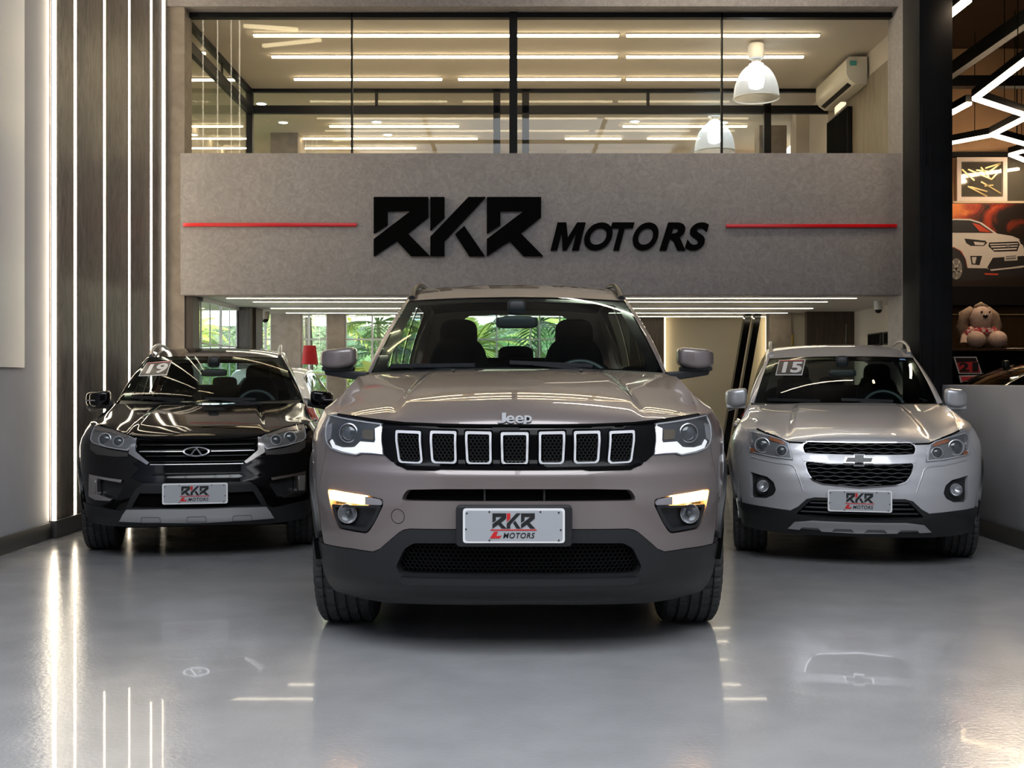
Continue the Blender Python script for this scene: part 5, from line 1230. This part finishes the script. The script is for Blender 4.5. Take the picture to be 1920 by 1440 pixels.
# red shaded floor lamp
r = empty('floor_lamp', (wx(581, 13.75), 13.75, 0), label='floor lamp with a red tapered shade in front of the garden window', cat='lamp')
MB().lathe([(.001, 0), (.11, 0), (.11, .02), (.02, .03), (.001, .03)], 24).build('base', m_black, r, True); MB().tube([(0, 0, .02), (0, 0, wz(684, 13.75))], .01).build('pole', m_satin, r)
MB().lathe([(.10, wz(683, 13.75)), (.072, wz(648, 13.75)), (.068, wz(648, 13.75)), (.096, wz(683, 13.75))], 32).build('lamp_shade', mat('red_fabric', (.45, .004, .008), .7), r, True)
# ================================================================ garden behind the windows
def leaf_mat(name, col):
    m = mat(name, col, .45); n, l = nt(m); b = n['Principled BSDF']; o = [x for x in n if x.type == 'OUTPUT_MATERIAL'][0]
    t = n.new('ShaderNodeBsdfTranslucent'); t.inputs[0].default_value = (min(1, col[0]*1.6), min(1, col[1]*1.5), col[2], 1); mx = n.new('ShaderNodeMixShader'); mx.inputs[0].default_value = .5
    l.new(b.outputs[0], mx.inputs[1]); l.new(t.outputs[0], mx.inputs[2]); l.new(mx.outputs[0], o.inputs[0]); return m
LM = [leaf_mat('leaf_green', (.22, .34, .17)), leaf_mat('leaf_lime', (.42, .50, .20)), leaf_mat('leaf_deep', (.13, .24, .15)), leaf_mat('leaf_bronze', (.50, .34, .22))]
def frond(mb, base, az, el, ln, droop, wl, nl=13):
    base = Vector(base); d = Vector((math.cos(az), math.sin(az), 0)); pts = []
    for i in range(nl + 1):
        t = i / nl; pts.append(base + d * ln * t * math.cos(el) + Vector((0, 0, ln * (t * math.sin(el) - droop * t * t))))
    mb.tube(pts, [.012 * (1 - .8 * i / nl) + .002 for i in range(nl + 1)], 5)
    sd = Vector((-d.y, d.x, 0))
    for i in range(2, nl):
        t = i / nl; w = wl * math.sin(PI * min(1, t * .9 + .12)); p = pts[i]; tg = (pts[i+1] - pts[i-1]).normalized()
        for s_ in (1, -1):
            q = p + (sd * s_ * .75 + tg * .65).normalized() * w + Vector((0, 0, -.25 * w)); m_ = (p + q) / 2 + Vector((0, 0, .06 * w)); e = tg * ln / nl * .42
            mb.add([p - e * .5, m_ - e, q, m_ + e, p + e * .5], [(0, 1, 3, 4), (1, 2, 3)])
def broad(mb, base, az, el, ln, w, droop):
    base = Vector(base); d = Vector((math.cos(az), math.sin(az), 0)); sd = Vector((-d.y, d.x, 0)); n = 8; vs = []
    for i in range(n + 1):
        t = i / n; c_ = base + d * ln * t * math.cos(el) + Vector((0, 0, ln * (t * math.sin(el) - droop * t * t))); ww = w * math.sin(PI * (t * .93 + .05)) ** .8
        vs += [c_ - sd * ww + Vector((0, 0, .25 * ww)), c_, c_ + sd * ww + Vector((0, 0, .25 * ww))]
    mb.add(vs, [(3*i + k, 3*i + k + 1, 3*i + k + 4, 3*i + k + 3) for i in range(n) for k in (0, 1)])
m_trunk = vary(mat('trunk_grey', (.2, .17, .14), .8), (.14, .12, .10), (.28, .25, .21), 12)
GP = [(-4.05, 13.3, 0, 1), (-3.85, 14.6, 0, 0), (-5.0, 12.3, 1, 0), (-4.4, 13.6, 0, 3), (-5.6, 14.6, 1, 2), (-3.7, 15.5, 0, 0), (-2.9, 15.4, 1, 2), (-2.35, 15.6, 0, 1), (-1.75, 15.3, 1, 1), (-1.3, 16.1, 0, 0), (-.65, 15.5, 1, 2), (-.1, 16.0, 0, 0), (.5, 15.6, 1, 0), (.75, 17.0, 0, 2),
      (-4.6, 17.5, 0, 2), (-3.3, 18.3, 0, 1), (-2.2, 18.6, 0, 2), (-1.2, 18.9, 0, 0), (-.1, 18.5, 0, 2), (.4, 19.4, 0, 1), (1.1, 22.4, 0, 0), (-6.2, 16.4, 0, 0), (-5.2, 11.0, 0, 2), (-3.0, 16.9, 0, 1), (-2.0, 17.1, 0, 0), (-.6, 17.2, 0, 1), (.4, 17.3, 0, 2), (-4.2, 20.5, 0, 0), (-3.0, 20.8, 0, 2), (-1.8, 21, 0, 1), (-.6, 20.6, 0, 0), (.6, 21, 0, 2), (1.9, 20.5, 0, 1), (-5.6, 20, 0, 1), (-6.6, 19, 0, 2)]
where = ['left side window, nearest the glass', 'left side window, second from the glass', 'leftmost pane of the side window', 'side window, with bronze leaves', 'side window, far plant', 'narrow first back window', 'narrow first back window, right part', 'second back window', 'third back window beside the taupe mirror', 'third back window', 'rear glass of the taupe car, left edge', 'rear glass of the taupe car, centre', 'rear glass of the taupe car, right of centre', 'rear glass of the taupe car, right edge']
for i, (x, y, kind, mi) in enumerate(GP):
    rg = random.Random(i); near = i < 14
    lb = ('%s plant seen through the %s' % (('feathery palm', 'broad leaved')[kind], where[i])) if near else 'palm in the far row of the garden, behind the nearer plants'
    r = empty('garden_plant' if kind else 'garden_palm', (x, y, 0), label=lb, cat='plant', group='plants outside the windows' if near else 'far garden palms')
    h = rg.uniform(.9, 1.4) if near else rg.uniform(1.2, 2.3)
    MB().tube([(0, 0, 0), (.04, .02, h * .5), (.0, .05, h)], [.05, .04, .03]).build('trunk', m_trunk, r, True)
    mb = MB()
    for k_ in range(20 if near else 15):
        az = rg.uniform(0, 2*PI); el = rg.uniform(.1, 1.35); z0_ = h * rg.uniform(.35, 1)
        if kind: broad(mb, (0, 0, z0_), az, el, rg.uniform(.5, .95), rg.uniform(.07, .13), rg.uniform(.25, .7))
        else: frond(mb, (0, 0, z0_ if near else h), az, el, rg.uniform(.8, 1.4), rg.uniform(.3, .9), rg.uniform(.22, .36))
    mb.build('foliage', LM[mi], r)
struct('ground', MB().box(-16, 14, 14.3, 45, -.14, .002).box(-16, -3.6, 11, 14.3, -.14, .002), vary(mat('garden_soil', (.1, .12, .06), .9), (.10, .13, .05), (.2, .22, .12), 3))
struct('wall_garden_hedge', MB().box(-16, 3, 24, 25, 0, 2.3), vary(mat('garden_wall', (.3, .38, .3), .8), (.12, .20, .10), (.36, .46, .28), 5, dist=1.5, bump=1, bscale=9, bdist=.2))
# ================================================================ neighbouring showroom
NY = 16.4
m_brown = vary(mat('brown_panel', (.16, .09, .05), .5), (.50, .29, .155), (.62, .38, .21), 2)
m_dark = mat('dark_ceiling', (.035, .022, .014), .6)
struct('wall_neighbour_back', MB().box(4.2, 13.5, NY, NY + .15, 0, 6), m_brown)
struct('wall_neighbour_left', MB().box(4.0, 4.27, 11.25, 11.3, 0, 6).box(4.22, 4.27, 11.3, NY, 0, 6).box(3.97, 4.02, 10.8, 11.3, 0, 6), m_blackcol)
struct('ceiling_neighbour', MB().box(XR + .13, 13.5, -3.5, NY, 5.9, 6.0), m_dark)
struct('wall_neighbour_right', MB().box(13.4, 13.5, -3.5, NY, 0, 6).box(XR + .13, 13.4, -3.6, -3.5, 0, 6), m_dark)
bm_ = MB().box(5.32, 5.42, 6.5, NY, 4.86, 5.02); struct('trim_9', bm_, mat('beam_green_black', (.03, .032, .028), .5))
struct('trim_10', MB().box(4.27, 13.4, 14.2, 14.35, wz(161, 14.2), wz(141, 14.2)).box(4.27, 13.4, NY - .12, NY - .002, wz(296, NY), wz(288, NY)), m_black)
def cp(px, py, z=4.2): Y = F * (z - CH) / (HY - py); return Vector((wx(px, Y), Y, z))
m_ledn = led('led_neighbour', (1, .76, .50), 26)
CH_ = [([(2010, 48), (1828, 185), (1935, 220)], 'brightest zigzag hanging light in the neighbouring showroom'), ([(1950, 207), (1860, 253), (1950, 278)], 'second zigzag hanging light, lower in the view of the neighbouring showroom'),
       ([(1760, 272.5), (1800, 265), (1856, 254.5)], 'hanging light running from the black column to the second zigzag'), ([(1740, 235), (1817, 194)], 'short hanging light end peeking out beside the black column'), ([(1920, 283), (1895, 290), (1935, 306)], 'farthest low zigzag hanging light near the black rail'), ([(1760, 44), (1815, 0)], 'hanging light stub at the top beside the black column')]
for pts, lb in CH_:
    W_ = [cp(*p) for p in pts]; o3 = W_[0]; r = empty('zigzag_light', tuple(o3), label=lb, cat='hanging light', group='zigzag lights next door')
    for a, b in zip(W_, W_[1:]):
        a, b = a - o3, b - o3; MB().bar(a, b, .06, .03).build('diffuser', m_ledn, r); MB().bar(a + Vector((0, 0, .055)), b + Vector((0, 0, .055)), .075, .08).build('housing', m_black, r)
        MB().tube([(a+b)/2 + Vector((0, 0, .09)), (a+b)/2 + Vector((0, 0, 1.34))], .005, 5).build('cable', m_black, r)
# white framed internal window and its neighbour pane
def P(px, py, Y): return (wx(px, Y), wz(py, Y))
def quad(mb, x0, x1, y0, y1, Y, d=.02): a, b = P(x0, y1, Y), P(x1, y0, Y); return mb.box(a[0], b[0], Y - d, Y, a[1], b[1])
Yn = 16.3
fr = MB(); quad(fr, 1792, 1886, 296, 304, Yn, .05); quad(fr, 1792, 1886, 370, 378, Yn, .05); quad(fr, 1792, 1800, 304, 370, Yn, .05); quad(fr, 1878, 1886, 304, 370, Yn, .05)
struct('window_12', fr, mat('pink_white_frame', (.6, .5, .45), .5)); fr = MB(); quad(fr, 1784, 2100, 378, 382, Yn, .06); struct('trim_11', fr, mat('sill_beige', (.5, .4, .28), .5))
fr = MB(); quad(fr, 1800, 1878, 304, 370, Yn - .01, .01); quad(fr, 1886, 2100, 296, 378, Yn - .005, .01); struct('window_13_glass', fr, mat('reflecting_pane', (.30, .27, .22), .06, .75))
rr_ = random.Random(5); mbk = MB()  # gold bars imitate the zigzag lights mirrored in the pane
for k_ in range(11):
    x, y = rr_.uniform(1803, 1862), rr_.uniform(308, 352); x2, y2 = min(1877, x + rr_.uniform(15, 45)), min(368, max(306, y + rr_.uniform(-25, 25))); a, b = P(x, y, Yn - .03), P(x2, y2, Yn - .03)
    mbk.bar((a[0], Yn - .026, a[1]), (b[0], Yn - .026, b[1]), .02, .01, up=(0, 1, 0))
tag(mbk.build('window_ornament', mat('gold_reflection', (.55, .42, .2), .3, .6)), 'criss-crossed gold bars standing in for light reflections on the white framed pane next door', 'ornament')
# poster
Yp = 16.25
ps = empty('poster', (wx(1850, Yp), Yp, wz(460, Yp)), label='wide poster of a white SUV against orange flames on the back wall next door', cat='poster')
ox, oz = ps.location.x, ps.location.z
m_pbg = mat('poster_print', (.1, .03, .01), .45); n, l = nt(m_pbg); b_ = n['Principled BSDF']
tc = n.new('ShaderNodeTexCoord'); no = n.new('ShaderNodeTexNoise'); no.inputs['Scale'].default_value = 2.6; no.inputs['Detail'].default_value = 8; no.inputs['Distortion'].default_value = 1.2
sx = n.new('ShaderNodeSeparateXYZ'); ma = n.new('ShaderNodeMath'); ma.operation = 'MULTIPLY_ADD'; ma.inputs[1].default_value = -.28; ma.inputs[2].default_value = -.06; ad = n.new('ShaderNodeMath'); ad.operation = 'ADD'
zm = n.new('ShaderNodeMath'); zm.operation = 'MULTIPLY_ADD'; zm.inputs[1].default_value = .3
cr = n.new('ShaderNodeValToRGB'); e = cr.color_ramp.elements; e[0].position = .42; e[0].color = (.012, .006, .004, 1); e[1].position = .8; e[1].color = (.75, .22, .04, 1); x_ = e.new(.6); x_.color = (.32, .03, .008, 1)
l.new(tc.outputs['Object'], no.inputs['Vector']); l.new(tc.outputs['Object'], sx.inputs[0]); l.new(sx.outputs['X'], ma.inputs[0]); l.new(ma.outputs[0], zm.inputs[2]); l.new(sx.outputs['Z'], zm.inputs[0]); l.new(zm.outputs[0], ad.inputs[0]); l.new(no.outputs['Fac'], ad.inputs[1]); l.new(ad.outputs[0], cr.inputs[0]); l.new(cr.outputs[0], b_.inputs['Base Color'])
a, b = P(1740, 537, Yp), P(1975, 382, Yp); MB().box(a[0] - ox, b[0] - ox, -.015, 0, a[1] - oz, b[1] - oz).build('print', m_pbg, ps)
K = lambda pts: [(P(1680 + x / 3.6, 360 + y / 3.6, Yp)[0] - ox, P(1680 + x / 3.6, 360 + y / 3.6, Yp)[1] - oz) for x, y in pts]
pw_, pd_, pg_, pr_ = mat('print_white', (.50, .45, .42), .5), mat('print_dark', (.012, .01, .012), .5), mat('print_grey', (.16, .15, .15), .5), mat('print_red', (.45, .05, .02), .5)
def art(nm, polys, m, d):
    mb = MB()
    for q in polys: mb.prism(K(q), -.015 - d, -.015 - d + .0012)
    mb.build(nm, m, ps)
art('car_body_print', [[(250,240),(388,180),(500,183),(575,207),(680,282),(780,298),(828,318),(850,350),(866,400),(864,480),(850,512),(640,532),(610,516),(480,514),(470,460),(440,400),(388,372),(250,372)]], pw_, .002)
art('car_shadow_print', [[(240,560),(470,515),(610,516),(640,532),(864,505),(880,560),(700,585),(420,600),(240,600)]], pd_, .001)
art('car_dark_print', [[(300,215),(388,190),(495,193),(562,213),(655,277),(560,277),(388,276),(270,280)], [(458,315),(600,330),(612,345),(590,365),(500,365),(470,345)], [(625,342),(820,335),(832,355),(815,400),(660,405),(620,368)],
    [(650,445),(725,440),(862,432),(864,495),(630,530),(612,510)], [(497,432),(578,432),(560,495),(507,490)], [(250,385),(388,378),(430,400),(462,450),(474,520),(470,560),(388,590),(250,560)], [(826,322),(846,330),(852,358),(838,352)]], pd_, .004)
art('car_light_print', [[(520,336),(598,343),(585,360),(530,358)], [(508,440),(540,440),(530,485),(514,482)], [(630,352),(818,346),(820,352),(632,359)], [(636,368),(818,362),(818,369),(640,376)], [(650,386),(812,380),(808,388),(656,395)], [(728,424),(815,418),(815,462),(728,466)], [(630,524),(860,500),(862,508),(640,534)]], pw_, .006)
art('car_badge_print', [circ((752, 366), 17, 20, 10)], pg_, .008); art('plate_ink_print', [[(736,434),(806,429),(806,436),(736,441)], [(736,446),(806,441),(806,454),(736,459)]], pg_, .008)
art('car_glow_print', [[(510,210),(560,222),(640,275),(560,268)], [(590,548),(690,552),(680,562),(600,560)]], pr_, .007)
art('tyre_print', [circ((403, 520), 62, 28, 76)], pd_, .006); art('alloy_print', [circ((403, 520), 40, 28, 72)], pg_, .007)
art('spoke_print', [[(403 + 8*math.cos(t+1.5), 520 + 12*math.sin(t+1.5)), (403 + 38*math.cos(t-.14), 520 + 68*math.sin(t-.14)), (403 + 38*math.cos(t+.14), 520 + 68*math.sin(t+.14)), (403 + 8*math.cos(t-1.5), 520 + 12*math.sin(t-1.5))] for t in [2*PI*k_/5 + .3 for k_ in range(5)]], pw_, .009)
# display counter, plush, sign
zL = wz(653, 12.6)
ct = empty('display_counter', (7.0, 13.1, 0), label='long glossy black counter carrying the plush dog next door', cat='counter')
MB().box(-2.3, 3.5, -.5, .5, 0, zL - .03).build('body', m_gloss, ct, bevel=.01); MB().box(-2.32, 3.5, -.52, .5, zL - .03, zL).build('countertop', mat('brown_gloss', (.05, .03, .02), .12, coat=1), ct, bevel=.004)
struct('trim_12', MB().box(4.28, 13, 13.7, 13.8, wz(572, 13.7), wz(537, 13.7)), m_black)
struct('wall_neighbour_panel', MB().box(4.28, 13, 13.75, 13.8, 0, wz(572, 13.7)), mat('brown_black_gloss', (.035, .022, .012), .18, coat=1))
struct('trim_led_reflection', MB().box(4.28, 13, 13.735, 13.75, wz(590, 13.7), wz(588.4, 13.7)), mat('gold_reflection', (.55, .42, .2), .3, .6))  # gold line stands in for lamp reflections on the glossy panel
pd = empty('plush_dog', (wx(1839, 12.85), 12.85, zL + .002), label='sitting plush dog with floppy brown ears and red checked shirt on the counter', cat='soft toy')
u_ = 12.85 / F
m_pl = vary(mat('plush_cream', (.6, .42, .34), .9), (.50, .35, .28), (.66, .48, .40), 30, bump=.6, bscale=120); m_pb = vary(mat('plush_brown', (.3, .2, .14), .9), (.26, .17, .12), (.36, .25, .18), 30, bump=.6, bscale=120)
def pz(px, py): return ((px - 1839) * u_, (653.5 - py) * u_)
x, z = pz(1839, 598); MB().ball((x, 0, z), (.125, .12, .15), 28, 18).build('head', m_pl, pd, True, 90)
for sx_, pts in ((-1, [(1825, 580), (1810, 590), (1806, 612), (1809, 634)]), (1, [(1851, 580), (1864, 592), (1869, 612), (1865, 634)])):
    MB().tube([(pz(*q)[0], .03, pz(*q)[1]) for q in pts], [.05, .065, .07, .04], 14).build('ear', m_pb, pd, True, 90)
MB().tube([(pz(1828, 577)[0], .0, pz(0, 577)[1]), (0, 0, pz(0, 573)[1]), (pz(1850, 577)[0], 0, pz(0, 577)[1])], [.03, .045, .03], 12).build('tuft', m_pb, pd, True, 90)
MB().ball((0, -.125, pz(0, 594)[1]), (.028, .025, .022), 16, 10).build('nose', m_gloss, pd, True, 90)
for px in (1833, 1848): MB().ball((pz(px, 0)[0], -.112, pz(0, 586)[1]), (.011, .01, .013), 12, 8).build('eye', m_gloss, pd, True, 90)
MB().ball((0, .0, pz(0, 632)[1]), (.12, .10, .13), 24, 16).build('body', m_pb, pd, True, 90)
m_chk = mat('red_check', (.5, .03, .04), .9); n, l = nt(m_chk); ck = n.new('ShaderNodeTexChecker'); ck.inputs['Scale'].default_value = 28; ck.inputs['Color1'].default_value = (.5, .02, .04, 1); ck.inputs['Color2'].default_value = (.65, .5, .45, 1); tc = n.new('ShaderNodeTexCoord'); l.new(tc.outputs['Object'], ck.inputs['Vector']); l.new(ck.outputs[0], n['Principled BSDF'].inputs['Base Color'])
sh_ = MB(); sh_.ball((0, -.01, pz(0, 622)[1]), (.15, .115, .062), 28, 12); sh_.tube([(-.1, -.02, pz(0, 618)[1]), (-.19, -.04, pz(0, 630)[1])], [.05, .045], 12); sh_.tube([(.1, -.02, pz(0, 618)[1]), (.19, -.04, pz(0, 630)[1])], [.05, .045], 12); sh_.build('shirt', m_chk, pd, True, 90)
for px in (1807, 1868): MB().tube([(pz(px, 0)[0] * .95, -.03, pz(0, 628)[1]), (pz(px, 0)[0] * 1.05, -.06, pz(0, 645)[1])], [.045, .055], 14).build('arm', m_pl, pd, True, 90)
for px in (1822, 1862): MB().ball((pz(px, 0)[0], -.12, .098), (.10, .11, .098), 24, 16).build('foot', m_pl, pd, True, 90)
MB().ball((pz(1877, 0)[0], -.03, .05), (.05, .05, .05), 16, 10).build('tail', m_pl, pd, True, 90)
Ys = 12.56
sb = empty('price_sign', (wx(1812, Ys), Ys, wz(726, Ys)), label='small red and black 21 sign leaning on the front of the glossy counter', cat='sign')
def pq(pts): return [(P(x, y, Ys)[0] - sb.location.x, P(x, y, Ys)[1] - sb.location.z) for x, y in pts]
MB().prism(pq([(1787, 669), (1830, 669), (1841, 701), (1797, 701)]), -.012, 0).prism(pq([(1797, 704), (1841, 703), (1838, 712), (1810, 727), (1803, 727)]), -.012, 0).build('white_border', mat('sticker_white', (.62, .64, .68), .3), sb)
MB().prism(pq([(1790, 671), (1829, 671), (1837.5, 699), (1799, 699)]), -.014, -.01).build('black_face', mat('print_dark', (.012, .01, .012), .5), sb)
MB().prism(pq([(1793, 680), (1832, 678), (1837, 698), (1799, 698)]), -.016, -.012).prism(pq([(1800, 706), (1836, 706), (1825, 714), (1806, 724)]), -.016, -.012).build('red_face', mat('sign_red', (.7, .05, .06), .5), sb)
t_ = MB(); a, b = pq([(1797, 697), (1816, 680)]); text_mb(t_, '2', a[0], b[0], a[1], b[1], -.019, -.015, bold=.04); a, b = pq([(1822, 697), (1833, 679)]); text_mb(t_, '1', a[0], b[0], a[1], b[1], -.019, -.015, bold=.04); t_.build('numerals', mat('print_dark', (.012, .01, .012), .5), sb)
